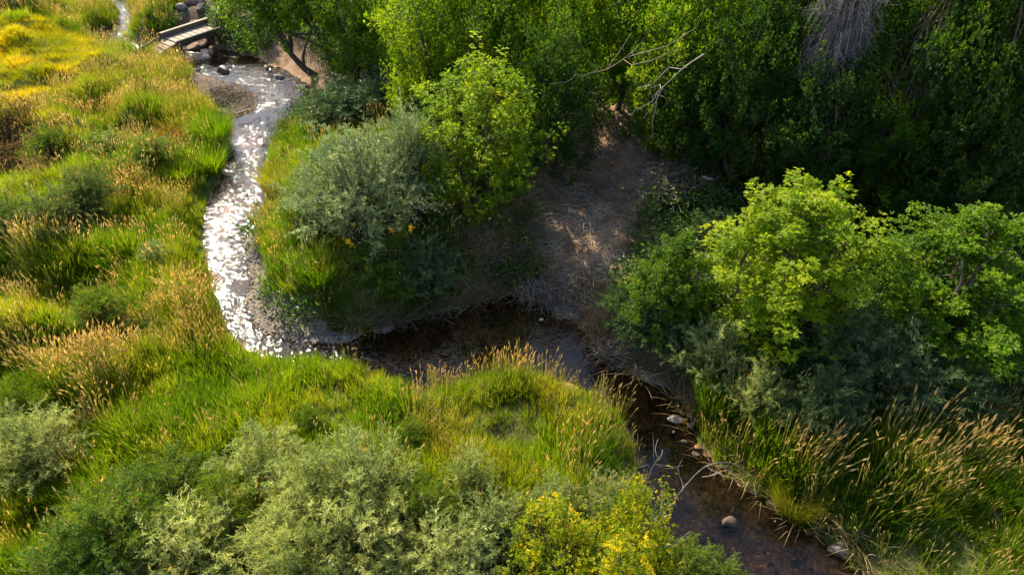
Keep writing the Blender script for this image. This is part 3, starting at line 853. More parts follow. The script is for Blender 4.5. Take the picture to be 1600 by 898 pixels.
def tree_meshes(name, seed, H, Rw, crown_mat, base=0.25, nlobes=9, clusters=230, per=18, leaf=(0.10, 0.055), spray=0.42, leaflets=3, droop=0.35, stems=1, trunk_r=None, fine_twigs=0.5, lean=(0, 0), bark='bark', tight=False, plume=0.55):
    r = np.random.default_rng(seed)
    lobes = lobes_for(r, H, Rw, base, nlobes)
    tb = Tubes()
    tr = trunk_r or 0.018 * H + 0.02
    tops = []
    for s in range(stems):
        a = s * 2.4 + r.uniform(0, 1)
        sp = 0 if stems == 1 else Rw * 0.45
        end = np.array([math.cos(a) * sp + lean[0], math.sin(a) * sp + lean[1], H * r.uniform(0.72, 0.86)])
        st = np.array([math.cos(a), math.sin(a), 0]) * (0 if stems == 1 else tr * 1.5) + np.array([0, 0, -0.15])
        path = bend(st, end, r, 0.10, 8)
        rr = tr * (0.75 if stems > 1 else 1) * np.linspace(1.0, 0.22, 8); rr[0] *= 1.35
        tb.add(path, rr, 7)
        tops.append((path, rr))
    limb_pts = []
    for c, rad in lobes:
        path, rr = tops[r.integers(len(tops))]
        i = int(np.clip((c[2] * 0.6 / H) * 8, 1, 6))
        lp = bend(path[i], c + np.array([0, 0, 0.2 * rad[2]]), r, 0.12, 6, 0.05)
        tb.add(lp, np.linspace(rr[i] * 0.62, 0.012, 6), 5)
        limb_pts.append(lp)
    # cluster spots, mostly in the outer shell of the lobes
    Cs, As = [], []
    vol = np.array([rad.prod() ** (2 / 3) for _, rad in lobes]); vol /= vol.sum()
    while len(Cs) < clusters:
        li = r.choice(len(lobes), p=vol)
        c, rad = lobes[li]
        dv = rvec(1, r)[0]
        if dv[2] < -0.35 and r.uniform() < 0.6: continue
        f = (r.uniform(0.7, 1.08) if tight else r.uniform(0.45, 1.08) ** 0.6) * (1 + 0.18 * math.sin(5 * dv[0] + seed) * math.sin(4 * dv[1] + 2 * seed))
        p = c + dv * rad * f
        deep = any(j != li and (((p - c2) / rad2) ** 2).sum() < 0.4 for j, (c2, rad2) in enumerate(lobes))
        if deep and r.uniform() < 0.75: continue
        if p[2] < 0.1: continue
        ax = nrm(dv * np.array([1, 1, 0.6]) + np.array([0, 0, 0.45]) + 0.35 * rvec(1, r)[0])
        Cs.append(p); As.append(ax)
        if r.uniform() < fine_twigs:
            lp = limb_pts[li]
            a = lp[r.integers(2, 6)]
            tb.add(bend(a, p + ax * spray * 0.4, r, 0.1, 4), np.linspace(0.010, 0.003, 4), 3)
    Cs, As = np.array(Cs), np.array(As)
    k = len(Cs)
    n = k * per
    ci = np.repeat(np.arange(k), per)
    t = r.uniform(-0.15, 1, n)
    sz = spray * (r.uniform(0.55, 1.25, k) + 0.7 * (r.uniform(size=k) < 0.22))[ci]
    perp = rvec(n, r); perp -= (perp * As[ci]).sum(1, keepdims=True) * As[ci]; perp = nrm(perp)
    P = Cs[ci] + As[ci] * (t * sz)[:, None] + perp * (sz * r.uniform(0.03, plume, n) * (1.1 - 0.7 * np.clip(t, 0, 1)))[:, None]
    Dv = nrm(As[ci] * 0.55 + perp * 0.8 + np.array([0, 0, -1]) * droop * r.uniform(0.3, 1.5, n)[:, None])
    N = nrm(np.array([0, 0, 1.0]) * 0.75 + 0.6 * rvec(n, r) + 0.3 * perp + 0.2 * As[ci])
    cl_t = np.clip(r.normal(0.40, 0.20, k), 0, 1)
    tint = np.clip(cl_t[ci] + 0.16 * t + 0.10 * r.normal(size=n), 0, 1)
    L = leaf[0] * r.uniform(0.7, 1.25, n); W = leaf[1] * r.uniform(0.8, 1.2, n)
    if leaflets == 3:
        S = nrm(np.cross(Dv, N))
        Ps, Ds, Ns, Ls, Ws, Ts = [P + Dv * (L * 0.45)[:, None]], [Dv], [N], [L], [W], [tint]
        for sgn in (1, -1):
            Ps.append(P + Dv * (L * 0.22)[:, None]); Ds.append(nrm(Dv * 0.62 + sgn * S * 0.8)); Ns.append(N); Ls.append(L * 0.85); Ws.append(W * 0.9); Ts.append(np.clip(tint + r.normal(0, 0.05, n), 0, 1))
        P, Dv, N, L, W, tint = (np.concatenate(q) for q in (Ps, Ds, Ns, Ls, Ws, Ts))
    V, T = leaf_arrays(P, Dv, N, L, W)
    crown = raw_mesh(name + '_crown', V, T, [M[crown_mat]], attrs={'tint': np.repeat(tint, 4)})
    trunk = tb.mesh(name + '_trunk', M[bark])
    return {'trunk': trunk, 'crown': crown}, H

def shrub_meshes(name, seed, H, Rw, mat, stems=55, twigs=9, per=14, leaf=(0.10, 0.015), arch=0.35, bark='bark', n_dead=0):
    """willow-like shrub: many arching stems, each with leafy side twigs"""
    r = np.random.default_rng(seed)
    tb = Tubes()
    TP, TD, TL, TS = [], [], [], []
    for s in range(stems):
        a = s * 2.39996 + r.uniform(-0.3, 0.3)
        u = math.sqrt((s + 0.5) / stems)
        out = np.array([math.cos(a), math.sin(a), 0])
        tip_r = Rw * u * r.uniform(0.75, 1.1)
        hz = H * (1 - 0.52 * u ** 2.2) * (r.uniform(0.70, 1.18) if s % 12 != 5 else 1.12)
        base = out * 0.25 * Rw * u + np.array([0, 0, -0.1])
        t = np.linspace(0, 1, 7)[:, None]
        path = base + (out * (tip_r - 0.25 * Rw * u)) * (t ** 1.5) + np.array([0, 0, 1]) * (hz + 0.1) * (t ** 0.85 - arch * 0.35 * u * t ** 3) + r.normal(size=3) * 0.05 * H * t * (1 - t)
        tb.add(path, np.linspace(0.012, 0.003, 7) * (0.6 + 0.25 * H), 3)
        st = np.clip(r.normal(0.45, 0.14), 0, 1)
        bare = s % 12 == 5                    # a few bare, died-back stems stand out of the leaves
        for w in range(2 if bare else twigs):
            tt = 0.32 + 0.68 * ((w + r.uniform(0.2, 1)) / twigs) ** 0.9
            tt = min(tt, 1.0)
            p = np.array([np.interp(tt, t[:, 0], path[:, q]) for q in range(3)])
            i = min(int(tt * 6), 5)
            tan = nrm(path[i + 1] - path[i])
            dv = nrm(tan * 0.75 + rvec(1, r)[0] * 0.65 + np.array([0, 0, 0.15]))
            TP.append(p); TD.append(dv); TL.append(H * r.uniform(0.13, 0.25) * (1.15 - 0.5 * tt)); TS.append(st + r.normal(0, 0.08))
    TP, TD, TL, TS = np.array(TP), np.array(TD), np.array(TL), np.array(TS)
    n = len(TP) * per
    i = np.repeat(np.arange(len(TP)), per)
    f = np.tile((np.arange(per) + 0.5) / per, len(TP)) + r.uniform(-0.03, 0.03, n)
    sag = np.array([0, 0, -1.0]) * (0.25 * TL[i] * f ** 2)[:, None]
    P = TP[i] + TD[i] * (TL[i] * f)[:, None] + sag
    perp = rvec(n, r); perp -= (perp * TD[i]).sum(1, keepdims=True) * TD[i]; perp = nrm(perp)
    Dv = nrm(TD[i] * 0.75 + perp * 0.7 + np.array([0, 0, 0.05]))
    N = nrm(np.array([0, 0, 0.8]) + 0.6 * rvec(n, r))
    V, T = leaf_arrays(P, Dv, N, leaf[0] * r.uniform(0.65, 1.2, n), leaf[1] * r.uniform(0.8, 1.3, n), 0.15, 0.2)
    tint = np.clip(TS[i] + 0.10 * f + r.normal(0, 0.09, n), 0, 1)
    return {'stem': tb.mesh(name + '_stem', M[bark]), 'foliage': raw_mesh(name + '_foliage', V, T, [M[mat]], attrs={'tint': np.repeat(tint, 4)})}, H

def plant(name, parts, loc, label, cat, group=None, scale=(1, 1, 1), rz=0.0, swap=None, tilt=(0, 0)):
    e = link(bpy.data.objects.new(name, None))
    e.empty_display_size = 0.2
    e.location, e.scale, e.rotation_euler = loc, scale, (tilt[0], tilt[1], rz)
    tag(e, label, cat, group)
    for pn, me in parts.items():
        o = link(bpy.data.objects.new(pn, me), e)
        if swap and pn in ('foliage', 'crown'):
            o.material_slots[0].link = 'OBJECT'
            o.material_slots[0].material = M[swap]
    return e

def centred(px, py, wpx, h, frac=0.55):
    """foot of a plant whose middle shows at a spot, and its radius for a width in the picture"""
    p = ground_at(px, py, h * frac)
    q = p + np.array([0, 0, h * frac]) - np.array([0, 0, CAM_H])
    dep = q[1] * math.cos(PITCH) - q[2] * math.sin(PITCH)
    return p, 0.5 * wpx * dep / FPX

# --- willows: a few forms, each shrub its own object
WIL = [shrub_meshes('willow', 200 + i, 2.0, 1.2, 'willow', stems=(74, 56, 88, 64, 74, 50)[i], twigs=(10, 12, 9, 10, 11, 12)[i], per=15, leaf=((0.10, 0.015), (0.12, 0.016), (0.085, 0.016), (0.11, 0.013), (0.095, 0.018), (0.13, 0.014))[i], arch=(0.35, 0.7, 0.2, 0.5, 0.35, 0.9)[i]) for i in range(6)]
SG = 'willow shrubs along the creek'
willows = [
 (45, 690, 170, 1.7, None, 'pale grey green willow at the edge of the tall grass, leftmost of the lower willows'),
 (30, 625, 110, 1.2, 'willow_green', 'small green willow in the grass above the leftmost grey willow'),
 (165, 815, 180, 1.4, 'willow_green', 'green willow at the left end of the lower willow thicket'),
 (250, 760, 180, 1.5, 'willow_green', 'leafy green willow bordering the bright grass in the lower thicket'),
 (350, 795, 180, 1.6, 'willow_green', 'darker green willow in the middle of the lower thicket'),
 (290, 860, 230, 1.8, None, 'grey willow at the bottom edge beneath the green ones'),
 (110, 880, 170, 1.4, 'willow_green', 'low green willow in the bottom left corner of the thicket'),
 (400, 722, 160, 1.5, None, 'feathery grey willow on the upper rim of the lower thicket'),
 (475, 765, 180, 1.8, None, 'broad silvery willow crowning the lower thicket'),
 (565, 742, 180, 1.9, None, 'tallest silvery white willow of the lower thicket'),
 (450, 860, 210, 1.9, None, 'grey green willow at the bottom edge below the silvery crown'),
 (570, 830, 200, 2.0, None, 'dense grey green willow below the tallest silvery one'),
 (660, 785, 110, 1.2, 'willow_green', 'small green willow in the gap right of the tallest silvery one'),
 (735, 735, 95, 1.6, None, 'narrow upright silver willow beside the grassy hummock'),
 (690, 870, 210, 1.9, None, 'low spreading grey willow at the bottom middle edge'),
 (770, 820, 140, 1.5, None, 'soft grey willow behind the yellow sapling'),
 (855, 790, 120, 1.3, None, 'grey willow between the hummock and the yellow sapling'),
 (950, 785, 115, 1.2, None, 'loose grey willow at the foot of the hummock near the water'),
 (640, 680, 80, 0.8, 'willow_green', 'low pale green willow tuft in the bright grass'),
 (480, 650, 60, 0.6, 'willow_green', 'tiny willow sprig in the bright green grass'),
 (1075, 880, 100, 0.9, 'willow_green', 'sparse green willow leaning over the lower water'),
 (1130, 905, 100, 0.8, 'willow_green', 'wispy willow at the bottom edge beside the rusty water'),
 (150, 470, 90, 1.0, 'willow_green', 'small round willow on the mid grass mound'),
 (240, 395, 60, 0.8, None, 'small silver sprig on the crest of the mid grass mound'),
 (55, 305, 150, 1.7, 'willow_mid', 'dark blue green willow at the left edge above the tan arc'),
 (130, 290, 110, 1.2, 'willow_mid', 'dark willow beside the left edge one, nearer the water'),
 (15, 345, 110, 1.5, 'willow_mid', 'dark low willow cut by the left edge'),
 (75, 215, 80, 1.0, 'willow_green', 'scrubby willow among the brown weeds'),
 (190, 262, 80, 0.9, 'willow_green', 'green willow between tussocks on the upper left bank'),
 (165, 228, 95, 0.9, 'willow_green', 'bright green willow bush below the tan grass'),
 (235, 228, 80, 0.9, 'willow_green', 'green bush beside the rust coloured dead plant'),
 (475, 320, 110, 1.4, 'willow_green', 'green willow at the water side of the great silver bush'),
 (590, 395, 110, 1.3, 'willow_green', 'green willow below the yellow flowers in front of the great silver bush'),
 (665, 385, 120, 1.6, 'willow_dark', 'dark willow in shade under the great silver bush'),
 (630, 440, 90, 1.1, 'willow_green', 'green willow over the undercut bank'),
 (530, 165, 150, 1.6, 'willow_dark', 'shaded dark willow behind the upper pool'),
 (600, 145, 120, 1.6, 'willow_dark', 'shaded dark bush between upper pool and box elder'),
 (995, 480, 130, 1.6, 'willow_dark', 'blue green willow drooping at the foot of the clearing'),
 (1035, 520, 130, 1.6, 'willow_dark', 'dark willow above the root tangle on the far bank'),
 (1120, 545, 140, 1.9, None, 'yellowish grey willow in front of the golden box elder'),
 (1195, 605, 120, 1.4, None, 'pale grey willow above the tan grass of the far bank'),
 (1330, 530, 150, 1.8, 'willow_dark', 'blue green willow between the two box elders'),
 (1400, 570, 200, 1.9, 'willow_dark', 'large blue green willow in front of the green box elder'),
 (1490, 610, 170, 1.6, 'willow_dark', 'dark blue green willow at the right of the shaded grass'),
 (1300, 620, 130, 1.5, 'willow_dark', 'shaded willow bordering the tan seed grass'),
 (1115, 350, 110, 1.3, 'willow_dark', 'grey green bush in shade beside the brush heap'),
]
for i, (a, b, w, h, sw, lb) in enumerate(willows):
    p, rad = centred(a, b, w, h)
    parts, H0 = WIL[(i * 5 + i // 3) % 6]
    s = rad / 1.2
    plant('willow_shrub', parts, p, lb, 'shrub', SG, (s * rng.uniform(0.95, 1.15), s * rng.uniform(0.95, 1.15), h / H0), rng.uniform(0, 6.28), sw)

# --- the great silver bush
OL = [shrub_meshes('olive', 260 + i, 3.0, 1.9, 'olive', stems=150, twigs=14, per=15, leaf=(0.11, 0.022)) for i in range(2)]
for i, (a, b, w, h, lb) in enumerate([(555, 285, 240, 3.0, 'great silver leaved bush with rounded top beside the creek bend'),
                                      (640, 255, 130, 3.0, 'silver leaved bush leaning on the sunlit box elder')]):
    p, rad = centred(a, b, w, h)
    s = rad / 1.9
    plant('silver_bush', OL[i][0], p, lb, 'shrub', 'silver leaved bushes', (s, s, h / 3.0), rng.uniform(0, 6))

# --- broad-leaved trees
def put_tree(spec, a, b, w, h, label, cat='tree', group=None, frac=0.55, swap=None, rz=None, name='tree'):
    parts, (H0, R0) = spec
    p, rad = centred(a, b, w, h, frac)
    s = rad / R0
    return plant(name, parts, p, label, cat, group, (s, s, h / H0), rng.uniform(0, 6.28) if rz is None else rz, swap)

def mk(name, seed, H, Rw, *args, **kw):
    m, _ = tree_meshes(name, seed, H, Rw, *args, **kw)
    return m, (H, Rw)
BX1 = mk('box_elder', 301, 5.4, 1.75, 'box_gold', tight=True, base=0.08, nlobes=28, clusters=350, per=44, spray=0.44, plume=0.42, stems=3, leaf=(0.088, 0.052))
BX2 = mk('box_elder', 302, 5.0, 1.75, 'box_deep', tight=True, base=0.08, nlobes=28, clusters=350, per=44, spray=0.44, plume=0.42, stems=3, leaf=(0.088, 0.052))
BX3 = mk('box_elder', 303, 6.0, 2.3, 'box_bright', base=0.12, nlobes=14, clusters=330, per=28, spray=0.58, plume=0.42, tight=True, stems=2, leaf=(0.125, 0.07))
SAP = mk('sapling', 304, 2.6, 1.4, 'sapling', base=0.15, nlobes=11, clusters=260, per=12, spray=0.30, stems=4, leaf=(0.085, 0.045), droop=0.6)
GB = 'box elders lit by the sun'
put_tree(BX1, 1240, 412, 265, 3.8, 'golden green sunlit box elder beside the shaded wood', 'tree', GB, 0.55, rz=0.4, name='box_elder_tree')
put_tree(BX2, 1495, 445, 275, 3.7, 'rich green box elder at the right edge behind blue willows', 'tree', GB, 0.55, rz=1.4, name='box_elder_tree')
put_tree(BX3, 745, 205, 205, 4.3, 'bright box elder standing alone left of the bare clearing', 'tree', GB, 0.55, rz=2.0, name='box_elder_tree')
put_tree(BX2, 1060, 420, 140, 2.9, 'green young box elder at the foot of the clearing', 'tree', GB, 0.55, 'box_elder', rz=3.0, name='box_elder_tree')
put_tree(SAP, 870, 860, 170, 2.4, 'yellow green sapling cluster at the bottom edge', 'sapling', 'yellow saplings', 0.55, rz=0.5, name='box_elder_sapling')
put_tree(SAP, 985, 830, 140, 2.4, 'yellow green sapling next to the bare grey branch', 'sapling', 'yellow saplings', 0.55, rz=2.5, name='box_elder_sapling')
put_tree(SAP, 965, 905, 170, 2.2, 'yellow sapling cut by the bottom edge near the water', 'sapling', 'yellow saplings', 0.55, rz=4.5, name='box_elder_sapling')

FT = [mk('wood_tree', 320 + i, 6.0, 2.8, 'forest_shaded', base=0.17, nlobes=24, clusters=320, per=38, spray=0.70, plume=0.45, leaflets=3, stems=1 + i % 2, leaf=(0.110, 0.070), droop=-0.05, fine_twigs=0.2, tight=True) for i in range(4)]
GT = 'trees of the shaded wood'
trees = [
 (1, 560, 10, 170, 4.8, 'box_elder', 0.6, 'tree at the top edge between leaning trunk and tall wood'),
 (1, 665, 50, 170, 5.1, 'box_bright', 0.6, 'sunlit tree behind the lone box elder'),
 (2, 770, 20, 210, 5.8, 'box_elder', 0.6, 'tall sunlit tree in the middle of the top edge'),
 (3, 880, 45, 210, 5.4, 'box_bright', 0.6, 'sunlit tree with hanging yellow green boughs above the clearing'),
 (0, 980, 20, 200, 5.8, 'box_elder', 0.6, 'yellow green tree right of the hanging boughs'),
 (2, 870, 160, 170, 4.5, None, 0.55, 'small dark tree at the back of the clearing'),
 (1, 1085, 70, 220, 5.8, 'box_elder', 0.6, 'large green tree above the pale dead limbs'),
 (3, 1065, 150, 190, 4.0, None, 0.55, 'dark low tree overhanging the brush heap'),
 (0, 1170, 150, 190, 5.2, None, 0.55, 'dark green tree left of the hanging dead twigs'),
 (2, 1200, 40, 180, 7.2, None, 0.6, 'tall dark tree left of the hanging dead twigs at the top edge'),
 (1, 1270, 215, 200, 4.4, None, 0.55, 'dark green tree directly behind the golden box elder'),
 (3, 1400, 240, 170, 3.6, 'box_deep', 0.55, 'green tree behind the gap between the box elders'),
 (0, 1375, 190, 150, 4.6, None, 0.55, 'dark tree below the hanging dead twigs'),
 (2, 1440, 60, 210, 7.2, None, 0.6, 'dark tree behind the grey bare twigs'),
 (1, 1540, 110, 240, 7.2, None, 0.6, 'blackish green tree in the upper right'),
 (3, 1580, 10, 240, 8.0, None, 0.6, 'blackish green tree in the top right corner'),
 (0, 1330, 0, 210, 8.0, None, 0.6, 'tall dark tree behind the hanging dead twigs'),
 (2, 1570, 250, 190, 4.0, None, 0.55, 'dark tree at the right edge above the fallen logs'),
 (3, 1690, 150, 180, 6.0, None, 0.6, 'dark tree standing mostly beyond the right edge'),
 (0, 0, -2, 110, 1.5, None, 0.5, 'dark round bush in the top left corner'),
 (1, 1060, -60, 230, 6.5, None, 0.6, 'tall tree rising beyond the top edge right of the middle'),
 (2, 1240, -100, 210, 8.0, None, 0.6, 'tall tree rising beyond the top edge over the dead twigs'),
 (3, 1440, -100, 210, 8.0, None, 0.6, 'tall tree rising beyond the top edge at the right'),
 (1, 1640, -80, 210, 8.0, None, 0.6, 'tall tree rising beyond the top right corner'),
]
LEAN = mk('leaning_tree', 341, 6.2, 2.6, 'box_elder', base=0.42, nlobes=20, clusters=300, per=24, spray=0.68, plume=0.45, leaflets=3, stems=2, leaf=(0.13, 0.08), droop=0.3, tight=True, trunk_r=0.2, lean=(-0.5, -0.2))
plant('wood_tree', LEAN[0], ground_at(503, 122), 'leaning tree with dark forked trunk over the upper riffle', 'tree', GT, tilt=(0.12, -0.22))
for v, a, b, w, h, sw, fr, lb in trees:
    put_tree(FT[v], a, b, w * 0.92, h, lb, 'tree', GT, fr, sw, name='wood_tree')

# --- twigs, clods and stones lying on the bare clearing and the cut bank
xx, yy = rng.uniform(-3, 9, 16000), rng.uniform(13, 30, 16000)
hh, dd_, ww_ = lie(xx, yy)
qx, qy = to_px(xx, yy, hh)
k = (dd_ > 0.03) & (ww_ > 0.5) & (inside(CLEARING, xx, yy) | inside(Z_STRAW, qx, qy))
litter_protos = []
for q in range(3):
    tb = Tubes(); r_ = np.random.default_rng(600 + q)
    for _ in range(4):
        a_ = np.array([r_.normal(0, 0.12), r_.normal(0, 0.12), r_.uniform(0.0, 0.04)]); d_ = nrm(rvec(1, r_)[0] * np.array([1, 1, 0.12])) * r_.uniform(0.1, 0.3)
        tb.add(bend(a_ - d_, a_ + d_, r_, 0.15, 4), np.linspace(0.008, 0.004, 4), 3)
    litter_protos.append(tb.mesh('litter_twigs', M[('dead_twig', 'dead_wood', 'dead_pale')[q]]))
for q in range(4):
    me = rock_mesh('litter_clod', 620 + q, M[('rock_dull', 'rock_red', 'rock_bank', 'rock_red')[q]], 0.5)
    me.transform(Matrix.Scale(0.10, 4)); litter_protos.append(me)
k &= rng.uniform(size=len(xx)) < 0.8
scatter('ground_litter', 'fallen twigs, clods and small stones on the bare clearing', np.stack([xx, yy, hh], -1)[k], rng.uniform(0, 6.28, k.sum()), rng.uniform(0.5, 1.4, k.sum()), rng.uniform(0, 1, k.sum()), litter_protos)

# ------------------------------------------------------------------ tussocks, flowers, dead plants
def tussock(px, py, wpx, h, mat, label, seed, wind=(0.1, 0), lean=0.6, n=420, name='grass_tussock', cat='grass clump', bw=0.020):
    p, rad = centred(px, py, wpx, h, 0.45)
    V, T = blades(n, h * 1.15, bw, lean, rad * 0.75, seed, 0.55, 3, wind)
    r = np.random.default_rng(seed)
    tint = np.repeat(np.clip(r.normal(0.5, 0.22, n), 0, 1), 7)
    o = link(bpy.data.objects.new(name, raw_mesh(name, V, T, [M[mat]], attrs={'tint': tint})))
    o.location = p
    return tag(o, label, cat, 'grass clumps on the banks')
tussock(330, 195, 62, 1.3, 'tussock', 'tall bright green clump at the water edge under the mud spit', 401)
tussock(322, 245, 60, 1.0, 'tussock', 'green clump below the tall one at the water edge', 402)
tussock(278, 268, 40, 0.7, 'tussock', 'small round green clump back from the water edge', 403)
tussock(285, 235, 46, 0.8, 'tussock', 'green clump beside the rust coloured dead plant', 404)
tussock(428, 272, 60, 1.0, 'tussock_gold', 'golden clump on the wooded side of the upper water', 405)
tussock(425, 240, 20, 0.9, 'tussock', 'narrow upright clump of bright blades at the wooded waterline', 406, lean=0.25, n=60)
tussock(1248, 778, 80, 0.8, 'tussock_gold', 'fine yellow green clump drooping over the lower bank', 407, (-0.12, -0.05), 0.35, 2600, bw=0.007)
tussock(420, 335, 60, 0.8, 'tussock_gold', 'short yellow clump at the water edge above the gravel bar', 408)
tussock(492, 415, 60, 0.9, 'tussock', 'bright green clump at the inner edge of the gravel bar', 410)
tussock(660, 215, 30, 0.7, 'tussock', 'dark clump at the foot of the lone box elder', 411)
tussock(1120, 625, 70, 1.2, 'tussock', 'green clump standing at the far bank below the pale willow', 412, lean=0.4)
tussock(262, 212, 44, 0.9, 'rust', 'rust red dead plant among the green clumps', 413, lean=0.5, name='dead_plant', cat='dead plant')
tussock(740, 548, 70, 0.5, 'rust', 'brown dried weed at the crest of the grassy hummock', 414, lean=0.6, n=250, name='dead_plant', cat='dead plant')

def flower_plant(px, py, label, seed):
    p, rad = centred(px, py, 70, 1.3, 0.8)
    e = link(bpy.data.objects.new('flowering_plant', None)); e.location = p
    tag(e, label, 'flower')
    r = np.random.default_rng(seed)
    tb = Tubes(); P, Dv = [], []
    for k in range(9):
        tip = np.array([r.normal(0, 0.35), r.normal(0, 0.3), r.uniform(1.0, 1.45)])
        path = bend((tip[0] * 0.3, tip[1] * 0.3, -0.05), tip, r, 0.05, 5)
        tb.add(path, np.linspace(0.008, 0.004, 5), 4)
        for q in range(10):
            t = r.uniform(0.2, 0.95); P.append(path[0] + (tip - path[0]) * t); Dv.append(nrm(rvec(1, r)[0] + np.array([0, 0, 0.3])))
        V, T = leaf_arrays(np.repeat(tip[None], 16, 0) + r.normal(0, 0.02, (16, 3)), nrm(rvec(16, r) + np.array([0, 0, 0.4])), nrm(rvec(16, r) + np.array([0, 0, 1.2])), 0.085, 0.05)
        o = link(bpy.data.objects.new('flower_head', raw_mesh('flower_head', V, T, [M['yellow']], attrs={'tint': r.uniform(0, 1, len(V))})), e)
    link(bpy.data.objects.new('stem', tb.mesh('flower_stem', M['bark'])), e)
    P, Dv = np.array(P), np.array(Dv)
    V, T = leaf_arrays(P, Dv, nrm(np.array([0, 0, 1.]) + 0.4 * rvec(len(P), r)), 0.14, 0.035)
    link(bpy.data.objects.new('leaves', raw_mesh('flower_leaves', V, T, [M['tussock']], attrs={'tint': r.uniform(0, 1, len(V))})), e)
flower_plant(582, 372, 'yellow flowering weed in front of the great silver bush', 430)

# ------------------------------------------------------------------ dead wood
def dead_branch_mesh(name, seed, path, r0, mat, side=7, side_len=0.35, depth=2, tip=0.15, droop=0.0, spread=0.8):
    r = np.random.default_rng(seed)
    tb = Tubes()
    path = np.asarray(path, float)
    tb.add(path, np.linspace(r0, r0 * tip, len(path)), 6)
    def sub(pts, rad, lev):
        Ln = np.linalg.norm(pts[-1] - pts[0])
        for _ in range(side if lev == depth else 3):
            t = r.uniform(0.25, 0.97); i = min(int(t * (len(pts) - 1)), len(pts) - 2)
            a = pts[i] + (pts[i + 1] - pts[i]) * (t * (len(pts) - 1) - i)
            dv = nrm(nrm(pts[i + 1] - pts[i]) * 0.7 + rvec(1, r)[0] * spread + np.array([0, 0, -droop]))
            ln = Ln * side_len * r.uniform(0.5, 1.2)
            p2 = bend(a, a + dv * ln, r, 0.15, 5, -0.05)
            rr = max(rad * 0.5, 0.004)
            tb.add(p2, np.linspace(rr, 0.003, 5), 4)
            if lev > 1: sub(p2, rr, lev - 1)
    sub(path, r0, depth)
    return tb.mesh(name, M[mat])

def dead(name, pts_px, r0, mat, label, seed, cat='branch', **kw):
    """pts_px: (x, y, metres above the ground at the first point)"""
    base = ground_at(pts_px[0][0], pts_px[0][1], pts_px[0][2])
    pts = []
    for a, b, z in pts_px:
        pts.append(at(a, b, base[2] + z))
    pts = catmull(np.array(pts) - base, 3)
    o = link(bpy.data.objects.new(name, dead_branch_mesh(name, seed, pts, r0, mat, **kw)))
    o.location = base
    return tag(o, label, cat)
dead('dead_branch', [(1045, 800, 0.0), (1062, 770, 0.9), (1090, 738, 1.5), (1112, 724, 1.7), (1142, 722, 1.6)], 0.016, 'broom_twig', 'bare grey branch arching over the lower creek', 501, side=5, side_len=0.28, depth=1, spread=0.6)
dead('dead_branch', [(978, 880, 0.0), (1000, 845, 1.3), (1020, 815, 1.8), (1033, 802, 2.0)], 0.024, 'dead_wood', 'bare grey stick rising through the yellow sapling', 502, side=6, side_len=0.4, depth=1)
dead('dead_branch', [(1005, 780, 0.0), (1012, 750, 0.9), (1022, 725, 1.3), (1034, 708, 1.5)], 0.010, 'broom_twig', 'thin bare twig at the edge of the hummock beside the water', 503, side=7, side_len=0.4, depth=1)
dead('dead_branch', [(960, 185, 0.0), (925, 150, 1.6), (912, 120, 3.0), (950, 108, 3.4), (990, 80, 4.2), (1010, 55, 5.0)], 0.024, 'dead_twig', 'long pale dead limb hanging out of the wood above the clearing', 504, side=5, side_len=0.3, depth=1)
dead('dead_branch', [(1100, 85, 5.0), (1070, 105, 4.6), (1045, 128, 4.0), (1020, 150, 3.4)], 0.022, 'dead_wood', 'pale dead limb with fanned bare twigs in front of the green trees', 505, side=8, side_len=0.55, spread=0.45, depth=1)
dead('dead_branch', [(1124, 738, 0.05), (1110, 743, 0.08), (1095, 745, 0.03)], 0.03, 'broom_twig', 'short driftwood stick lying at the creek edge', 506, side=2, depth=1)
dead('dead_branch', [(368, 178, 0.08), (385, 172, 0.12), (402, 166, 0.06)], 0.03, 'dead_pale', 'pale stick lying on the tip of the mud spit', 507, side=3, depth=1)
dead('dead_branch', [(1515, 265, 0.1), (1540, 200, 1.8), (1555, 160, 3.2)], 0.05, 'dead_twig', 'thin leaning dead stem above the fallen logs', 508, side=4)
dead('fallen_log', [(1468, 302, 0.15), (1500, 290, 0.2), (1545, 278, 0.15)], 0.13, 'dead_wood', 'fallen grey log behind the green box elder', 509, 'log', side=3, tip=0.7)
dead('fallen_log', [(1470, 285, 0.15), (1505, 278, 0.3), (1535, 268, 0.25)], 0.09, 'dead_pale', 'split pale log lying across the fallen grey one', 510, 'log', side=2, tip=0.7)
dead('fallen_log', [(958, 268, 0.06), (970, 265, 0.06)], 0.05, 'dead_pale', 'short pale chunk of wood on the bare clearing', 511, 'log', side=1, tip=0.8, depth=1)
dead('fallen_log', [(1095, 276, 0.25), (1113, 281, 0.2)], 0.06, 'dead_pale', 'short pale broken limb on the brush heap', 512, 'log', side=1, tip=0.8, depth=1)
dead('dead_branch', [(1060, 245, 0.3), (1090, 240, 0.7), (1115, 228, 1.0), (1126, 210, 1.3)], 0.035, 'dead_wood', 'grey curved branch sticking out of the brush heap', 513, side=5)

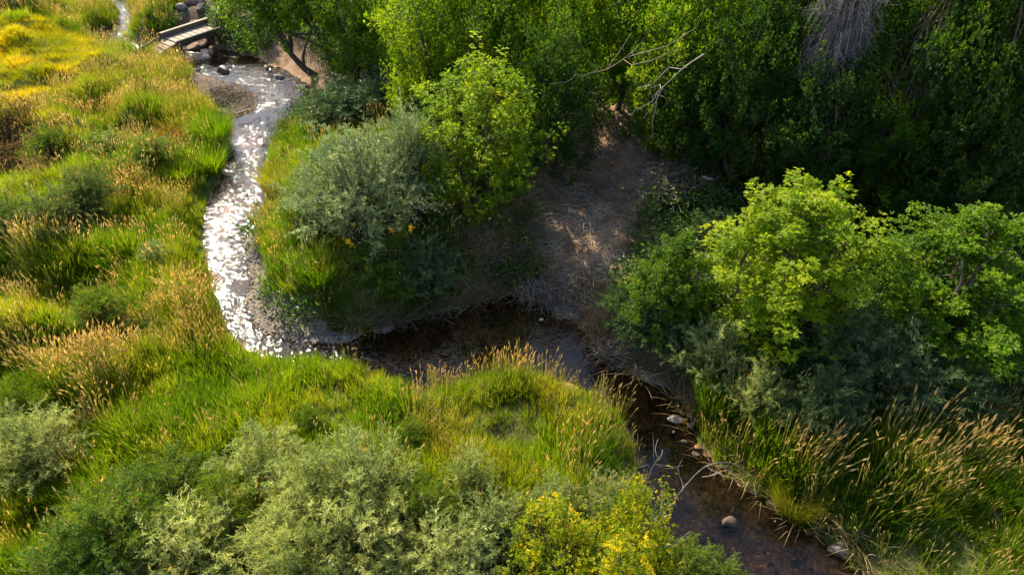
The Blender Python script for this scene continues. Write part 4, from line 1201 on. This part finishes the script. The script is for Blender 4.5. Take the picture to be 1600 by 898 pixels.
def twig_mass(name, px, py, wpx, h, n, mat, label, cat, seed, mode, frac=0.5):
    """brush heap, hanging broom of dead twigs, root tangle"""
    p, rad = centred(px, py, wpx, h, frac)
    r = np.random.default_rng(seed)
    tb = Tubes()
    if mode == 'broom':
        tb.add(bend((0, 0, -0.1), (0, 0, h * 0.95), r, 0.05, 8), np.linspace(0.11, 0.05, 8), 7)
    for k in range(n):
        if mode == 'heap':
            a = np.array([r.normal(0, rad * 0.45), r.normal(0, rad * 0.35), 0]); a[2] = h * 0.8 * math.exp(-(a[0] ** 2 + a[1] ** 2) / rad ** 2) * r.uniform(0.0, 1.0)
            d = nrm(rvec(1, r)[0] * np.array([1, 1, 0.35])); L = r.uniform(0.3, 1.1)
            tb.add(bend(a - d * L / 2, a + d * L / 2, r, 0.15, 4), np.linspace(1, 0.4, 4) * r.choice([0.006, 0.009, 0.014]), 3)
        elif mode == 'broom':
            z = h * r.uniform(0.66, 1.0); a = np.array([0, 0, z])
            d = nrm(np.array([r.normal(), r.normal(), 0])); out = rad * r.uniform(0.3, 1.0)
            fall = r.uniform(0.2, 1.2)
            t = np.linspace(0, 1, 7)[:, None]
            path = a + d * out * np.sqrt(t) + np.array([0, 0, 1]) * (0.35 * out * np.sin(t * 2.2) - fall * t ** 2) + r.normal(size=3) * 0.10 * t
            tb.add(path, np.linspace(0.011 if k % 14 else 0.04, 0.003, 7), 3)
            for q in range(2):
                i = r.integers(2, 6); dd = nrm(rvec(1, r)[0] + np.array([0, 0, -0.9]))
                tb.add(bend(path[i], path[i] + dd * r.uniform(0.3, 0.8), r, 0.12, 4), np.linspace(0.006, 0.002, 4), 3)
        elif mode == 'bush':
            a = r.uniform(0, 6.28); u = math.sqrt(r.uniform()); out = np.array([math.cos(a), math.sin(a), 0])
            tip = out * rad * u + np.array([0, 0, h * (1 - 0.5 * u * u) * r.uniform(0.8, 1.1)])
            path = bend(out * 0.1, tip, r, 0.12, 6, 0.05)
            tb.add(path, np.linspace(0.016, 0.004, 6), 3)
            for q in range(4):
                i = r.integers(2, 6)
                tb.add(bend(path[i], path[i] + nrm(rvec(1, r)[0] + out * 0.5) * r.uniform(0.3, 0.7), r, 0.15, 4), np.linspace(0.006, 0.002, 4), 3)
        else:  # roots: hang down the bank
            a = np.array([r.normal(0, rad * 0.5), r.normal(0, rad * 0.3), h * r.uniform(0.3, 1)])
            b = a + np.array([r.normal(0, 0.3), -r.uniform(0.0, 0.6), -h * r.uniform(0.3, 0.9)])
            tb.add(bend(a, b, r, 0.25, 5), np.linspace(0.009, 0.003, 5), 3)
    o = link(bpy.data.objects.new(name, tb.mesh(name, M[mat])))
    o.location = p
    return tag(o, label, cat)
twig_mass('brush_heap', 1060, 275, 150, 0.7, 900, 'dead_twig', 'heap of grey dead brush at the back of the clearing', 'brush', 521, 'heap', 0.3)
twig_mass('dead_tree', 1312, 45, 112, 6.4, 520, 'broom_twig', 'bleached dead treetop of dense hanging twigs in the dark wood', 'dead tree', 522, 'broom', 0.75)
twig_mass('dead_bush', 1435, 130, 115, 6.3, 130, 'dead_twig', 'leafless grey bush right of the hanging dead twigs', 'dead bush', 523, 'bush', 0.6)
twig_mass('root_tangle', 968, 545, 70, 0.7, 260, 'dead_twig', 'grey root tangle hanging from the far bank', 'roots', 524, 'heap', 0.4)
twig_mass('root_tangle', 905, 445, 90, 0.8, 300, 'dead_twig', 'tangle of dry roots and stalks below the clearing', 'roots', 525, 'heap', 0.4)
twig_mass('root_tangle', 840, 455, 60, 0.7, 160, 'dead_twig', 'dry brown roots at the undercut bank', 'roots', 526, 'roots')
twig_mass('drift_debris', 345, 152, 95, 0.35, 700, 'dead_twig', 'brown drift debris matted on the mud spit', 'debris', 527, 'heap', 0.3)

# ------------------------------------------------------------------ footbridge
def box_mesh(name, sx, sy, sz, mat, jitter=0.0, seed=0):
    import bmesh
    bm = bmesh.new()
    bmesh.ops.create_cube(bm, size=1)
    r = random.Random(seed)
    for v in bm.verts:
        v.co.x *= sx; v.co.y *= sy; v.co.z *= sz
        v.co.x += r.uniform(-jitter, jitter); v.co.y += r.uniform(-jitter, jitter)
    bmesh.ops.bevel(bm, geom=bm.edges[:], offset=min(sx, sy, sz) * 0.12, segments=1, affect='EDGES')
    me = bpy.data.meshes.new(name); bm.to_mesh(me); bm.free()
    me.materials.append(mat)
    return me
bz = 0.82
A = at(266, 64, bz); B = at(335, 41, bz)
ax = B - A; blen = math.hypot(ax[0], ax[1]); bang = math.atan2(ax[1], ax[0])
bridge = link(bpy.data.objects.new('footbridge', None))
bridge.location = (A[0], A[1], bz); bridge.rotation_euler = (0, 0, bang)
tag(bridge, 'weathered plank footbridge with side timbers crossing the upper creek', 'bridge')
BW = 0.95
npl = int(blen / 0.30)
pm = [box_mesh('plank', 0.26, BW, 0.06, M['plank'], 0.012, s) for s in range(5)]
for i in range(npl):
    o = link(bpy.data.objects.new('plank', pm[i % 5]), bridge)
    o.location = (0.15 + i * 0.30, random.uniform(-0.015, 0.015), random.uniform(-0.006, 0.006))
    o.rotation_euler = (0, random.uniform(-0.01, 0.01), random.uniform(-0.012, 0.012))
sm = box_mesh('stringer', blen, 0.16, 0.20, M['timber'])
for sgn in (-1, 1):
    o = link(bpy.data.objects.new('stringer', sm), bridge); o.location = (blen / 2, sgn * (BW / 2 - 0.12), -0.135)
rm = box_mesh('side_rail', blen + 0.1, 0.09, 0.19, M['timber'])
o = link(bpy.data.objects.new('side_rail', rm), bridge); o.location = (blen / 2, BW / 2 + 0.05, 0.128)
cap = link(bpy.data.objects.new('rail_cap', box_mesh('rail_cap', blen + 0.15, 0.16, 0.04, M['plank'])), bridge); cap.location = (blen / 2, BW / 2 + 0.05, 0.246)
km = box_mesh('kerb_rail', blen, 0.10, 0.09, M['timber'])
o = link(bpy.data.objects.new('kerb_rail', km), bridge); o.location = (blen / 2, -BW / 2 - 0.055, 0.045)
# approach ramp of planks sloping down to the meadow
rl = 3.0
for i in range(10):
    o = link(bpy.data.objects.new('ramp_plank', pm[i % 5]), bridge)
    t = 0.16 + i * 0.31
    o.location = (-t, 0.03 * math.sin(i * 2.1), -0.02 - 0.22 * t)
    o.rotation_euler = (0, -0.216, random.uniform(-0.03, 0.03))
o = link(bpy.data.objects.new('ramp_rail', box_mesh('ramp_rail', rl, 0.07, 0.10, M['timber'])), bridge)
o.location = (-rl / 2 - 0.1, BW / 2 + 0.06, -0.22 * rl / 2 + 0.12); o.rotation_euler = (0, -0.216, 0)
for xx_ in (0.15, blen - 0.15):
    for sgn in (-1, 1):
        pst = link(bpy.data.objects.new('support_post', box_mesh('support_post', 0.16, 0.16, 0.8, M['timber'])), bridge); pst.location = (xx_, sgn * (BW / 2 - 0.12), -0.636)

tris = sum(sum(len(p.vertices) - 2 for p in me.polygons) for me in bpy.data.meshes if me.users)
print('TRIANGLES', tris, 'OBJECTS', len(scene.objects))
